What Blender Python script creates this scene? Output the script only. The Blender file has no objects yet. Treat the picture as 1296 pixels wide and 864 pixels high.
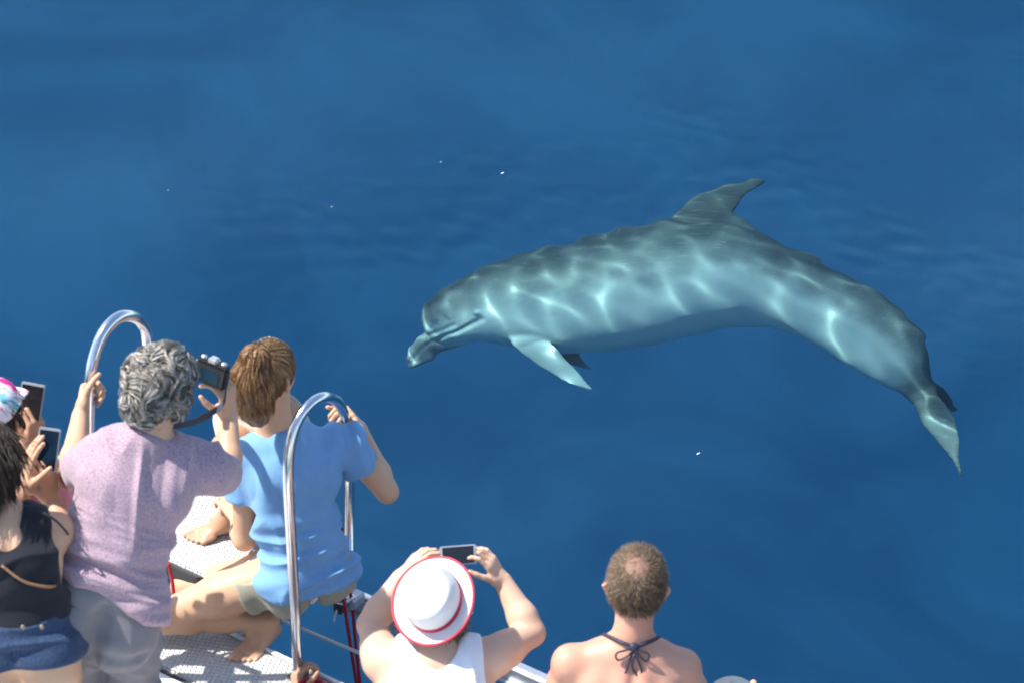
import bpy, math, random, time
import numpy as np
from mathutils import Vector, Matrix
T0 = time.time()
rng = np.random.default_rng(7)
random.seed(7)
sc = bpy.context.scene
R = math.radians

# ------------------------------------------------------------------ camera
CAM_H = 8.0                      # metres above the sea, up on the boat
PITCH = 34.0                     # looking down by this many degrees
FPX = 4190.0                     # focal length in pixels of a 1296 px wide picture
cam_d = bpy.data.cameras.new('camera')
cam = bpy.data.objects.new('camera', cam_d)
sc.collection.objects.link(cam)
cam.location = (0, 0, CAM_H)
cam.rotation_euler = (R(90 - PITCH), 0, 0)
cam_d.sensor_width = 36.0
cam_d.lens = FPX * 36.0 / 1296.0
cam_d.clip_start = 0.1
cam_d.clip_end = 5000
cam_d.dof.use_dof = True
cam_d.dof.focus_distance = 14.6
cam_d.dof.aperture_fstop = 6.3
sc.camera = cam

# ------------------------------------------------------------------ sky, sun, exposure
SUN_EL, SUN_AZ = 56.0, 84.0      # elevation; degrees to the left of straight ahead
sdir = Vector((-math.sin(R(SUN_AZ)) * math.cos(R(SUN_EL)), math.cos(R(SUN_AZ)) * math.cos(R(SUN_EL)), math.sin(R(SUN_EL))))
world = bpy.data.worlds.new('World')
sc.world = world
world.use_nodes = True
wn = world.node_tree
bg = wn.nodes['Background']
sky = wn.nodes.new('ShaderNodeTexSky')
sky.sky_type = 'NISHITA'
sky.sun_disc = False
sky.sun_elevation = R(SUN_EL)
sky.sun_rotation = R(-SUN_AZ)
sky.air_density = 1.0
sky.dust_density = 0.6
wn.links.new(sky.outputs[0], bg.inputs[0])
bg.inputs[1].default_value = 0.15
sun_d = bpy.data.lights.new('sun', 'SUN')
sun_d.energy = 4.9
sun_d.angle = R(0.53)
sun_d.color = (1.0, 0.965, 0.91)
sun_d.cycles.is_caustics_light = True
sun = bpy.data.objects.new('sun', sun_d)
sun.rotation_euler = sdir.to_track_quat('Z', 'Y').to_euler()
sun.location = (-10, 10, 30)
sc.collection.objects.link(sun)
sc.view_settings.view_transform = 'Standard'
sc.view_settings.look = 'None'
sc.view_settings.exposure = 0.80
sc.view_settings.gamma = 1.0
sc.cycles.max_bounces = 7
sc.cycles.diffuse_bounces = 2
sc.cycles.glossy_bounces = 2
sc.cycles.transmission_bounces = 5
sc.cycles.transparent_max_bounces = 8
sc.cycles.volume_bounces = 0
sc.cycles.use_adaptive_sampling = True
sc.cycles.adaptive_threshold = 0.04

# ------------------------------------------------------------------ picture geometry helpers
CP, SP = math.cos(R(PITCH)), math.sin(R(PITCH))
def ray(px, py):
    x = (px - 648.0) / FPX
    y = -(py - 432.0) / FPX
    return np.array([x, CP + y * SP, -SP + y * CP])
def atz(px, py, z):
    d = ray(px, py); t = (z - CAM_H) / d[2]
    return np.array([0, 0, CAM_H]) + d * t
def aty(px, py, y):
    d = ray(px, py); t = y / d[1]
    return np.array([0, 0, CAM_H]) + d * t
def pxof(p):
    q = np.asarray(p, float) - np.array([0, 0, CAM_H])
    depth = q[1] * CP - q[2] * SP
    up = q[1] * SP + q[2] * CP
    return (648 + FPX * q[0] / depth, 432 - FPX * up / depth, FPX / depth)
def nrm(v):
    v = np.asarray(v, float)
    return v / (np.linalg.norm(v) + 1e-12)
V3 = lambda *a: np.array(a, float)

# ------------------------------------------------------------------ implicit surface modeller
class Sdf:
    """Dense grid of signed distances; every primitive only touches its own neighbourhood."""
    def __init__(self, lo, hi, h):
        self.h = h
        self.lo = np.asarray(lo, float)
        self.n = np.ceil((np.asarray(hi, float) - self.lo) / h).astype(int) + 1
        self.d = np.full(self.n, 0.2, np.float32)
    def block(self, lo, hi):
        a = np.maximum(np.floor((np.asarray(lo) - self.lo) / self.h).astype(int), 0)
        b = np.minimum(np.ceil((np.asarray(hi) - self.lo) / self.h).astype(int) + 1, self.n)
        if (b <= a).any():
            return None
        sl = tuple(slice(a[i], b[i]) for i in range(3))
        g = [(self.lo[i] + np.arange(a[i], b[i]) * self.h).astype(np.float32) for i in range(3)]
        return sl, g[0][:, None, None], g[1][None, :, None], g[2][None, None, :]
    @staticmethod
    def ecap(X, Y, Z, p0, p1, lat, ab0, ab1):
        """Tapered capsule with elliptic section; lat is the axis of the first half width."""
        p0 = np.asarray(p0, float); p1 = np.asarray(p1, float)
        ax = p1 - p0; L = float(np.linalg.norm(ax))
        ax = ax / L if L > 1e-6 else np.array([0, 0, 1.0])
        lat = np.asarray(lat, float)
        lat = lat - ax * lat.dot(ax)
        if np.linalg.norm(lat) < 1e-5:
            lat = np.cross(ax, [0.3, 0.5, 0.8])
        lat = nrm(lat)
        oth = np.cross(ax, lat)
        DX, DY, DZ = X - p0[0], Y - p0[1], Z - p0[2]
        t = DX * ax[0] + DY * ax[1] + DZ * ax[2]
        u = DX * lat[0] + DY * lat[1] + DZ * lat[2]
        w = DX * oth[0] + DY * oth[1] + DZ * oth[2]
        f = np.clip(t / max(L, 1e-6), 0, 1)
        hz = t - np.clip(t, 0, L)
        a = ab0[0] + (ab1[0] - ab0[0]) * f
        b = ab0[1] + (ab1[1] - ab0[1]) * f
        c0 = ab0[2] if len(ab0) > 2 else min(ab0); c1 = ab1[2] if len(ab1) > 2 else min(ab1)
        c = c0 + (c1 - c0) * f
        x, y, z = u / a, w / b, hz / c
        k0 = np.sqrt(x * x + y * y + z * z) + 1e-6
        x /= a; y /= b; z /= c
        k1 = np.sqrt(x * x + y * y + z * z) + 1e-6
        return k0 * (k0 - 1.0) / k1
    def add(self, p0, p1, ab0, ab1=None, lat=(1, 0, 0), k=0.02, sub=False):
        ab0 = (ab0, ab0) if np.isscalar(ab0) else ab0
        ab1 = ab0 if ab1 is None else ((ab1, ab1) if np.isscalar(ab1) else ab1)
        m = max(max(ab0), max(ab1)) + k + 3 * self.h
        p0 = np.asarray(p0, float); p1 = np.asarray(p1, float)
        bl = self.block(np.minimum(p0, p1) - m, np.maximum(p0, p1) + m)
        if bl is None:
            return
        sl, X, Y, Z = bl
        e = self.ecap(X, Y, Z, p0, p1, lat, ab0, ab1)
        d = self.d[sl]
        if sub:
            hh = np.maximum(k - np.abs(d + e), 0) / max(k, 1e-6)
            self.d[sl] = np.maximum(d, -e) + hh * hh * k * 0.25
        else:
            hh = np.maximum(k - np.abs(d - e), 0) / max(k, 1e-6)
            self.d[sl] = np.minimum(d, e) - hh * hh * k * 0.25
    def chain(self, pts, rad, lat=(1, 0, 0), k=0.02, sub=False):
        for i in range(len(pts) - 1):
            self.add(pts[i], pts[i + 1], rad[i], rad[i + 1], lat, k, sub)
    def coords(self):
        g = [(self.lo[i] + np.arange(self.n[i]) * self.h).astype(np.float32) for i in range(3)]
        return g[0][:, None, None], g[1][None, :, None], g[2][None, None, :]
    def clip(self, p, n, k=0.004):
        """keep the side that n points away from"""
        X, Y, Z = self.coords()
        n = nrm(n)
        e = (X - p[0]) * n[0] + (Y - p[1]) * n[1] + (Z - p[2]) * n[2]
        hh = np.maximum(k - np.abs(self.d - e), 0) / k
        self.d = (np.maximum(self.d, e) + hh * hh * k * 0.25).astype(np.float32)
    def engrave(self, pts, width, depth, band=0.04):
        """press a groove along a polyline lying near the surface"""
        pts = [np.asarray(p, float) for p in pts]
        for i in range(len(pts) - 1):
            p0, p1 = pts[i], pts[i + 1]
            m = width * 3 + 2 * self.h
            bl = self.block(np.minimum(p0, p1) - m, np.maximum(p0, p1) + m)
            if bl is None: continue
            sl, X, Y, Z = bl
            ax = p1 - p0; L2 = ax.dot(ax) + 1e-9
            t = np.clip(((X - p0[0]) * ax[0] + (Y - p0[1]) * ax[1] + (Z - p0[2]) * ax[2]) / L2, 0, 1)
            q = (X - p0[0] - t * ax[0]) ** 2 + (Y - p0[1] - t * ax[1]) ** 2 + (Z - p0[2] - t * ax[2]) ** 2
            g = depth * np.exp(-q / (width * width))
            self.d[sl] = np.maximum(self.d[sl], self.d[sl] * 0 + np.minimum(self.d[sl] + g, 0.2))
    def mesh(self):
        """naive surface nets"""
        d = self.d
        s = d < 0
        nx, ny, nz = d.shape
        c = s[:-1, :-1, :-1].astype(np.int8)
        for o in ((1,0,0),(0,1,0),(0,0,1),(1,1,0),(1,0,1),(0,1,1),(1,1,1)):
            c = c + s[o[0]:nx-1+o[0], o[1]:ny-1+o[1], o[2]:nz-1+o[2]]
        I, J, K = np.nonzero((c > 0) & (c < 8))
        idx = np.full((nx-1, ny-1, nz-1), -1, np.int32)
        idx[I, J, K] = np.arange(len(I))
        acc = np.zeros((len(I), 3)); cnt = np.zeros(len(I))
        corners = [(a, b, e) for a in (0,1) for b in (0,1) for e in (0,1)]
        for a in corners:
            for ax in range(3):
                if a[ax] == 1: continue
                b = list(a); b[ax] = 1
                da = d[I+a[0], J+a[1], K+a[2]]; db = d[I+b[0], J+b[1], K+b[2]]
                m = (da < 0) != (db < 0)
                t = np.where(m, da / np.where(m, da - db, 1), 0)
                p = np.tile(np.array(a, float), (len(I), 1)); p[:, ax] += t
                acc[m] += p[m]; cnt[m] += 1
        v = (np.stack([I, J, K], 1) + acc / cnt[:, None]) * self.h + self.lo
        quads = []
        for ax in range(3):
            o = [(0,0,0)] * 4
            e = [0,0,0]; e[ax] = 1
            u, w = (ax + 1) % 3, (ax + 2) % 3
            sa = s[tuple(slice(0, n - 1) if i == ax else slice(None) for i, n in enumerate(s.shape))]
            sb = s[tuple(slice(1, n) if i == ax else slice(None) for i, n in enumerate(s.shape))]
            A = np.argwhere(sa != sb)
            ok = (A[:, u] > 0) & (A[:, w] > 0) & (A[:, u] < s.shape[u] - 1) & (A[:, w] < s.shape[w] - 1)
            A = A[ok]
            flip = sa[A[:, 0], A[:, 1], A[:, 2]]
            def cell(du, dw):
                B = A.copy(); B[:, u] += du; B[:, w] += dw
                return idx[B[:, 0], B[:, 1], B[:, 2]]
            q = np.stack([cell(-1,-1), cell(0,-1), cell(0,0), cell(-1,0)], 1)
            q = np.where(flip[:, None], q, q[:, ::-1])
            quads.append(q)
        return v, np.concatenate(quads)

def smooth_verts(v, q, it=2, lam=0.5):
    n = len(v)
    e = np.concatenate([q[:, [0, 1]], q[:, [1, 2]], q[:, [2, 3]], q[:, [3, 0]]])
    for _ in range(it):
        for l in (lam, -lam * 1.03):
            acc = np.zeros_like(v); cnt = np.zeros(n)
            for k in range(3):
                acc[:, k] = np.bincount(e[:, 0], v[e[:, 1], k], n) + np.bincount(e[:, 1], v[e[:, 0], k], n)
            cnt = np.bincount(e[:, 0], minlength=n) + np.bincount(e[:, 1], minlength=n)
            v = v + l * (acc / np.maximum(cnt, 1)[:, None] - v)
    return v

def make_mesh(name, v, f, mat=None, parent=None, smooth=True, world=True):
    me = bpy.data.meshes.new(name)
    v = np.asarray(v, np.float32); f = np.asarray(f)
    if f.ndim == 2:
        k = f.shape[1]
        me.vertices.add(len(v)); me.vertices.foreach_set('co', v.ravel())
        me.loops.add(f.size); me.loops.foreach_set('vertex_index', f.astype(np.int32).ravel())
        me.polygons.add(len(f))
        me.polygons.foreach_set('loop_start', np.arange(0, f.size, k, dtype=np.int32))
        me.update(calc_edges=True)
    else:
        me.from_pydata(v.tolist(), [], [list(x) for x in f]); me.update()
    if smooth:
        me.polygons.foreach_set('use_smooth', np.ones(len(me.polygons), bool))
    me.validate()
    o = bpy.data.objects.new(name, me)
    sc.collection.objects.link(o)
    if mat is not None: me.materials.append(mat)
    if parent is not None:
        o.parent = parent
        if world:
            o.matrix_parent_inverse = Matrix.LocRotScale(parent.location, parent.rotation_euler, parent.scale).inverted()
    return o
def tag(o, label=None, cat=None, group=None, kind=None):
    if label: o['label'] = label
    if cat: o['category'] = cat
    if group: o['group'] = group
    if kind: o['kind'] = kind
    return o
def empty(name, loc):
    o = bpy.data.objects.new(name, None)
    o.location = loc
    o.empty_display_size = 0.1
    sc.collection.objects.link(o)
    return o
def attr(o, name, vals):
    a = o.data.attributes.new(name, 'FLOAT', 'POINT')
    a.data.foreach_set('value', np.asarray(vals, np.float32))

def catmull(P, n):
    """resample a polyline of points (any dimension) with a Catmull-Rom spline"""
    P = np.asarray(P, float)
    Q = np.vstack([2 * P[0] - P[1], P, 2 * P[-1] - P[-2]])
    out = []
    seg = len(P) - 1
    for t in np.linspace(0, seg, n):
        i = min(int(t), seg - 1); f = t - i
        a, b, c, d = Q[i], Q[i + 1], Q[i + 2], Q[i + 3]
        out.append(0.5 * (2 * b + (c - a) * f + (2 * a - 5 * b + 4 * c - d) * f * f + (3 * b - a - 3 * c + d) * f ** 3))
    return np.array(out)

def tube(path, rad, seg=12, caps=True):
    """vertices and quads of a tube along a polyline; rad scalar or list"""
    P = np.asarray(path, float); n = len(P)
    r = np.full(n, rad) if np.isscalar(rad) else np.asarray(rad, float)
    T = np.gradient(P, axis=0); T /= np.linalg.norm(T, axis=1)[:, None] + 1e-9
    u = np.cross(T[0], [0.31, 0.77, 0.55]); u = nrm(u)
    V = []
    ang = np.linspace(0, 2 * np.pi, seg, endpoint=False)
    for i in range(n):
        u = nrm(u - T[i] * u.dot(T[i])); w = np.cross(T[i], u)
        V.append(P[i] + r[i] * (np.cos(ang)[:, None] * u + np.sin(ang)[:, None] * w))
    V = np.concatenate(V)
    F = []
    for i in range(n - 1):
        for j in range(seg):
            k = (j + 1) % seg
            F.append([i * seg + j, i * seg + k, (i + 1) * seg + k, (i + 1) * seg + j])
    if caps:
        F.append(list(range(seg))[::-1]); F.append([(n - 1) * seg + j for j in range(seg)])
    return V, F
def fobj(F):
    a = np.empty(len(F), object)
    for i, x in enumerate(F): a[i] = x
    return a
def tube_obj(name, path, rad, mat, parent=None, seg=12):
    V, F = tube(path, rad, seg)
    return make_mesh(name, V, fobj(F), mat, parent)

# ------------------------------------------------------------------ numpy value noise
_lat = rng.random((32, 32, 32)).astype(np.float32)
def vnoise(p):
    """smooth value noise, -1..1, p (n,3)"""
    i = np.floor(p).astype(int); f = p - i; f = f * f * (3 - 2 * f)
    i0 = i % 32; i1 = (i + 1) % 32
    def g(a, b, c): return _lat[a[:, 0], b[:, 1], c[:, 2]]
    x0 = g(i0, i0, i0) * (1 - f[:, 0]) + g(i1, i0, i0) * f[:, 0]
    x1 = g(i0, i1, i0) * (1 - f[:, 0]) + g(i1, i1, i0) * f[:, 0]
    x2 = g(i0, i0, i1) * (1 - f[:, 0]) + g(i1, i0, i1) * f[:, 0]
    x3 = g(i0, i1, i1) * (1 - f[:, 0]) + g(i1, i1, i1) * f[:, 0]
    y0 = x0 * (1 - f[:, 1]) + x1 * f[:, 1]; y1 = x2 * (1 - f[:, 1]) + x3 * f[:, 1]
    return (y0 * (1 - f[:, 2]) + y1 * f[:, 2]) * 2 - 1
def vert_normals(v, q):
    a, b, c, d = v[q[:, 0]], v[q[:, 1]], v[q[:, 2]], v[q[:, 3]]
    fn = np.cross(c - a, d - b)
    n = np.zeros_like(v)
    for k in range(4):
        for j in range(3):
            n[:, j] += np.bincount(q[:, k], fn[:, j], len(v))
    return n / (np.linalg.norm(n, axis=1)[:, None] + 1e-12)

# ------------------------------------------------------------------ materials
def mat(name, col, rough=0.6, metal=0.0, spec=0.5, noise=None, bump=None, sub=0.0, coat=0.0, sheen=0.0):
    """Principled material; noise = (scale, amount, second colour); bump = (scale, strength, distance)"""
    m = bpy.data.materials.new(name)
    m.use_nodes = True
    nt = m.node_tree
    b = nt.nodes['Principled BSDF']
    b.inputs['Base Color'].default_value = (*col, 1)
    b.inputs['Roughness'].default_value = rough
    b.inputs['Metallic'].default_value = metal
    b.inputs['Specular IOR Level'].default_value = spec
    if coat: b.inputs['Coat Weight'].default_value = coat
    if sheen:
        b.inputs['Sheen Weight'].default_value = sheen
    if sub:
        b.inputs['Subsurface Weight'].default_value = sub
        b.inputs['Subsurface Radius'].default_value = (0.012, 0.005, 0.003)
        b.inputs['Subsurface Scale'].default_value = 1.0
    tc = nt.nodes.new('ShaderNodeTexCoord')
    if noise:
        n = nt.nodes.new('ShaderNodeTexNoise'); n.inputs['Scale'].default_value = noise[0]
        n.inputs['Detail'].default_value = 5
        nt.links.new(tc.outputs['Object'], n.inputs['Vector'])
        mp = nt.nodes.new('ShaderNodeMapRange'); mp.inputs['From Min'].default_value = 0.35; mp.inputs['From Max'].default_value = 0.65
        mp.inputs['To Max'].default_value = noise[1]
        nt.links.new(n.outputs['Fac'], mp.inputs['Value'])
        mx = nt.nodes.new('ShaderNodeMix'); mx.data_type = 'RGBA'
        mx.inputs['A'].default_value = (*col, 1); mx.inputs['B'].default_value = (*noise[2], 1)
        nt.links.new(mp.outputs[0], mx.inputs['Factor'])
        nt.links.new(mx.outputs['Result'], b.inputs['Base Color'])
    if bump:
        n = nt.nodes.new('ShaderNodeTexNoise'); n.inputs['Scale'].default_value = bump[0]; n.inputs['Detail'].default_value = 4
        nt.links.new(tc.outputs['Object'], n.inputs['Vector'])
        bp = nt.nodes.new('ShaderNodeBump'); bp.inputs['Strength'].default_value = bump[1]; bp.inputs['Distance'].default_value = bump[2]
        nt.links.new(n.outputs['Fac'], bp.inputs['Height'])
        nt.links.new(bp.outputs['Normal'], b.inputs['Normal'])
    return m

# ------------------------------------------------------------------ the sea
def wave_height(x, y):
    z = np.zeros_like(x)
    r = np.random.default_rng(21)
    def comp(lam_lo, lam_hi, n, slope, ang0, spread):
        nonlocal z
        for _ in range(n):
            lam = math.exp(r.uniform(math.log(lam_lo), math.log(lam_hi)))
            k = 2 * math.pi / lam
            a = R(ang0 + r.normal(0, spread))
            amp = slope * math.sqrt(2.0 / n) / k
            z = z + amp * np.sin(k * (np.cos(a) * x + np.sin(a) * y) + r.uniform(0, 6.28))
    yc = np.interp(x, RIP[:, 0], RIP[:, 1])
    t = y - yc
    ss = lambda v: np.clip(v, 0, 1) ** 2 * (3 - 2 * np.clip(v, 0, 1))
    near = ss((t - .30) / .22) * ss((1.75 - t) / .5) * ss((x + 1.6) / .5) * ss((2.7 - x) / .5)      # ripple band added to focus sunlight into caustics on the dolphin
    comp(0.10, 0.26, 26, W_RIPPLE * (W_CALM + (1 - W_CALM) * near), 60, 60)
    comp(1.4, 4.0, 12, W_SWELL, 40, 45)
    return z
W_RIPPLE, W_SWELL, W_CALM = 0.035, 0.042, 0.17
# the caustic-casting ripples are put in a long curved band on the far side of the animal
RIP = np.array([atz(*c_, 0.0)[:2] for c_ in ((400, 470), (520, 445), (570, 405), (640, 382), (740, 376), (860, 352), (960, 362), (1060, 402), (1150, 466), (1230, 560))])
def build_water():
    def axis(lo, hi, step, far):
        core = np.arange(lo, hi + step / 2, step)
        out = [hi]; s = step
        while out[-1] < far: s *= 1.07 if s < .035 else (1.0 if out[-1] - hi < 5 else 1.3); out.append(out[-1] + s)
        inn = [lo]; s = step
        while inn[-1] > -far: s *= 1.07 if s < .035 else (1.0 if lo - inn[-1] < 5 else 1.3); inn.append(inn[-1] - s)
        return np.concatenate([np.array(inn[1:])[::-1], core, np.array(out[1:])])
    xs = axis(-1.3, 2.4, 0.0125, 900); ys = axis(10.6, 14.0, 0.0125, 1500)
    X, Y = np.meshgrid(xs, ys, indexing='ij')
    fade = np.clip(1 - (np.maximum(np.abs(X) - 12, 0) + np.maximum(np.abs(Y - 12) - 14, 0)) / 30, 0, 1)
    Z = wave_height(X, Y) * fade
    nx, ny = X.shape
    top = np.stack([X, Y, Z], -1).reshape(-1, 3)
    i = np.arange(nx * ny).reshape(nx, ny)
    q = np.stack([i[:-1, :-1], i[1:, :-1], i[1:, 1:], i[:-1, 1:]], -1).reshape(-1, 4)
    # close the body of water: sides and bottom
    rim = np.concatenate([i[:, 0], i[-1, 1:], i[-2::-1, -1], i[0, -2:0:-1]])
    bot = top[rim].copy(); bot[:, 2] = -DEEP_Z
    nb = len(top)
    F = [list(a) for a in q]
    n = len(rim)
    for a in range(n):
        b = (a + 1) % n
        F.append([int(rim[b]), int(rim[a]), nb + a, nb + b])
    F.append([nb + a for a in range(n)][::-1])
    m = bpy.data.materials.new('sea_water'); m.use_nodes = True
    nt = m.node_tree
    for nd in list(nt.nodes):
        if nd.type != 'OUTPUT_MATERIAL': nt.nodes.remove(nd)
    out = nt.nodes['Material Output']
    gl = nt.nodes.new('ShaderNodeBsdfGlass')
    gl.inputs['IOR'].default_value = 1.333
    gl.inputs['Roughness'].default_value = 0.0
    gl.inputs['Color'].default_value = (*TINT, 1)
    nt.links.new(gl.outputs[0], out.inputs['Surface'])
    dm = mat('deep_water', DEEP, 1.0, spec=0.0, noise=(0.75, 1.0, DEEP2))
    nz_ = [n_ for n_ in dm.node_tree.nodes if n_.type == 'TEX_NOISE'][0]; nz_.inputs['Detail'].default_value = 3; nz_.inputs['Distortion'].default_value = .8
    o = make_mesh('water', np.concatenate([top, bot]), fobj(F), m)
    o.data.materials.append(dm)
    o.data.polygons[len(F) - 1].material_index = 1
    o['kind'] = 'structure'
    o.cycles.is_caustics_caster = True
    return o
TINT = (0.69, 0.975, 0.975)          # what the water lets through
DEEP, DEEP2 = (0.125, 0.328, 0.535), (0.068, 0.240, 0.42)
DEEP_Z = 3.2
water = build_water()

# ------------------------------------------------------------------ white flecks drifting on the surface
fm = mat('foam', (.85, .86, .86), .6, noise=(200, .4, (.7, .72, .72)))
FL_ = ['larger foam fleck of the pair drifting off the back of the dolphin', 'smaller foam fleck of the pair drifting off the back of the dolphin', 'bright foam fleck floating below the belly of the dolphin', 'tiny foam fleck on open water beyond the curved hoop rail', 'tiny foam fleck right beside the beak of the dolphin', 'tiny foam fleck on open water beyond the brown ponytail']
for i_, (px_, py_) in enumerate(((636, 219), (558, 206), (884, 571), (213, 245), (520, 452), (420, 267))):
    p_ = atz(px_, py_, 0.0); p_[2] = float(wave_height(np.array([p_[0]]), np.array([p_[1]]))[0]) + .001
    sz = .005 if i_ in (0, 2) else .0028
    E_ = Sdf(p_ - .03, p_ + .03, .0025); E_.add(p_ - V3(sz, sz * .8, 0), p_ + V3(sz, sz * .8, 0), (sz * .6, .004), k=.004)
    v_, q_ = E_.mesh()
    tag(make_mesh('foam_fleck', v_, q_, fm), FL_[i_], 'foam', 'foam flecks on the sea')

# ------------------------------------------------------------------ the dolphin
def under(px, py, depth):
    """point at a depth below a flat sea that shows at this pixel"""
    d = nrm(ray(px, py))
    s = atz(px, py, 0.0)
    c = -d[2]; n = 1 / 1.333
    t = n * d + (n * c - math.sqrt(1 - n * n * (1 - c * c))) * np.array([0, 0, 1.0])
    return s + t * (depth / -t[2]), t
def build_dolphin():
    c0, vdir = under(850, 360, D_DEPTH)
    nv = -vdir                                      # towards the viewer: the flank faces this way
    def P(px, py):                                  # pixel to the plane of the animal's outline
        s, t = under(px, py, 0.0)
        k = (c0 - s).dot(vdir) / t.dot(vdir)
        return s + t * k
    dx = P(860, 360) - P(850, 360); ppm = 10 / np.linalg.norm(dx)
    tops = [(547,384),(552,374),(562,364),(598,345),(633,330),(677,318),(720,309),(763,299),(813,288),(855,281),(900,282),(937,293),(980,314),(1014,329),(1053,348),(1092,370),(1126,394),(1148,420),(1163,446),(1177,472),(1190,492)]
    bots = [(569,424),(580,428),(598,427),(627,426),(657,431),(700,440),(735,444),(775,441),(820,435),(862,426),(895,419),(925,415),(958,415),(990,419),(1025,431),(1065,451),(1100,471),(1130,487),(1150,497),(1167,504),(1180,512)]
    latr = [.9,.92,.92,.95,.98,1.0,1.0,1.0,1.0,1.0,.98,.95,.92,.90,.85,.78,.66,.56,.46,.36,.30]
    st = np.array([[*t, *b, l] for t, b, l in zip(tops, bots, latr)], float)
    st = catmull(st, 120)
    cen = [(P(s[0], s[1]) + P(s[2], s[3])) / 2 for s in st]
    hh = [np.linalg.norm(P(s[0], s[1]) - P(s[2], s[3])) / 2 for s in st]
    cen = np.array(cen); hh = np.array(hh)
    # the animal also curves a little in depth: head and tail sink away from the viewer
    u = np.linspace(0, 1, len(cen))
    sink = 0.10 * np.clip((0.25 - u) / 0.25, 0, 1) ** 2 + 0.16 * np.clip((u - 0.6) / 0.4, 0, 1) ** 2
    cen = cen - nv * sink[:, None]
    lo = cen.min(0) - 0.75; hi = cen.max(0) + 0.75
    S = Sdf(lo, hi, 0.0075)
    for i in range(len(cen) - 1):
        a0 = hh[i] * st[i, 4]; a1 = hh[i + 1] * st[i + 1, 4]
        S.add(cen[i], cen[i + 1], (a0, hh[i]), (a1, hh[i + 1]), lat=nv, k=0.004)
    def offs(px, py, w):                            # point in the picture plane pushed towards the viewer by w
        p = P(px, py); j = np.argmin(((cen + nv * sink[:, None] - p) ** 2).sum(1))
        return p + nv * (w - sink[j])
    px1 = 1.0 / ppm
    # beak: upper and lower jaw in one stubby snout, then the bulging melon above it
    bk = [(517,449,10,.026),(525,440,16,.036),(538,430,20,.048),(556,420,24,.060),(580,411,28,.072)]
    for (x0, y0, h0, l0), (x1, y1, h1, l1) in zip(bk[:-1], bk[1:]):
        S.add(offs(x0, y0, 0), offs(x1, y1, 0), (l0, h0 * px1), (l1, h1 * px1), lat=nv, k=0.016)
    S.add(offs(553,389,0), offs(574,382,0), (.080, 23 * px1), (.11, 31 * px1), lat=nv, k=0.02)
    S.add(offs(517,454,0), offs(540,444,0), (.022, 7 * px1), (.034, 10 * px1), lat=nv, k=0.012)
    def hc(a, b, m0, m1):                           # half chord measured across the axis
        ax = nrm(m1 - m0); c = a - b
        return max(np.linalg.norm(c - ax * c.dot(ax)) / 2, .005)
    # dorsal fin
    fl = catmull([(846,286),(866,265),(890,247),(918,233),(946,226),(968,226)], 26)
    fb = catmull([(948,300),(932,280),(928,266),(934,252),(949,239),(967,230)], 26)
    for i in range(25):
        w0 = 0.020 * (1 - i / 26) + 0.005; w1 = 0.020 * (1 - (i + 1) / 26) + 0.005
        a, b = P(*fl[i]), P(*fb[i]); a2, b2 = P(*fl[i + 1]), P(*fb[i + 1])
        sk = -nv * 0.01
        m0 = (a + b) / 2 + sk; m1 = (a2 + b2) / 2 + sk
        S.add(m0, m1, (w0, hc(a, b, m0, m1) * 1.14), (w1, hc(a2, b2, m0, m1) * (1.14 if i < 20 else .95)), lat=nv, k=0.03 if i < 3 else 0.005)
    # near flipper: from the breast towards lower right, held off the body
    gl = catmull([(646,420),(655,436),(672,450),(694,464),(720,479),(752,489)], 24)
    gb = catmull([(694,418),(704,432),(716,442),(728,454),(740,468),(753,485)], 24)
    for i in range(23):
        f = i / 23
        lift = 0.165 + 0.10 * f
        w0 = 0.026 * (1 - f) + 0.006
        a, b = P(*gl[i]) + nv * lift, P(*gb[i]) + nv * lift
        a2, b2 = P(*gl[i + 1]) + nv * (lift + .0043), P(*gb[i + 1]) + nv * (lift + .0043)
        m0, m1 = (a + b) / 2, (a2 + b2) / 2
        S.add(m0, m1, (w0, hc(a, b, m0, m1) * .88), (w0 - .001, hc(a2, b2, m0, m1) * .88), lat=nv, k=0.03 if i < 3 else 0.005)
    # far flipper, a mirror image on the other side, its tip just showing under the belly
    for i in range(23):
        f = i / 23
        lift = 0.15 + 0.16 * f
        w0 = 0.026 * (1 - f) + 0.006
        off = P(0, -18) - P(0, 0)
        a, b = P(*gl[i]) - nv * lift + off, P(*gb[i]) - nv * lift + off
        a2, b2 = P(*gl[i + 1]) - nv * (lift + .007) + off, P(*gb[i + 1]) - nv * (lift + .007) + off
        m0, m1 = (a + b) / 2, (a2 + b2) / 2
        S.add(m0, m1, (w0, hc(a, b, m0, m1) * .88), (w0 - .001, hc(a2, b2, m0, m1) * .88), lat=nv, k=0.03 if i < 3 else 0.005)
    # flukes: two lobes, spread mostly along the line of sight and twisted a little
    root = cen[-1]
    sk = -nv * sink[-1]
    def lobe(cl, depth_tip, thick):
        C_ = catmull(cl, 24)
        for i in range(23):
            f = i / 23; g = (i + 1) / 23
            m0 = P(C_[i][0], C_[i][1]) + sk + nv * depth_tip * f; m1 = P(C_[i + 1][0], C_[i + 1][1]) + sk + nv * depth_tip * g
            ax = nrm(m1 - m0)
            ch = P(C_[i][0] + 8, C_[i][1] - 6 * f) - P(C_[i][0], C_[i][1]); ch = nrm(ch - ax * ch.dot(ax))
            S.add(m0, m1, (max(C_[i][2] * px1, .006), thick * (1 - f) + .004), (max(C_[i + 1][2] * px1, .005), thick * (1 - g) + .004), lat=ch, k=0.025 if i < 3 else 0.006)
    lobe([(1174,486,10),(1185,505,17),(1198,525,20),(1208,545,14),(1213,562,7),(1222,588,1.5)], 0.24, 0.018)
    lobe([(1174,484,12),(1190,496,18),(1206,508,17),(1217,512,9),(1229,513,1.5)], -0.24, 0.018)
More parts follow.
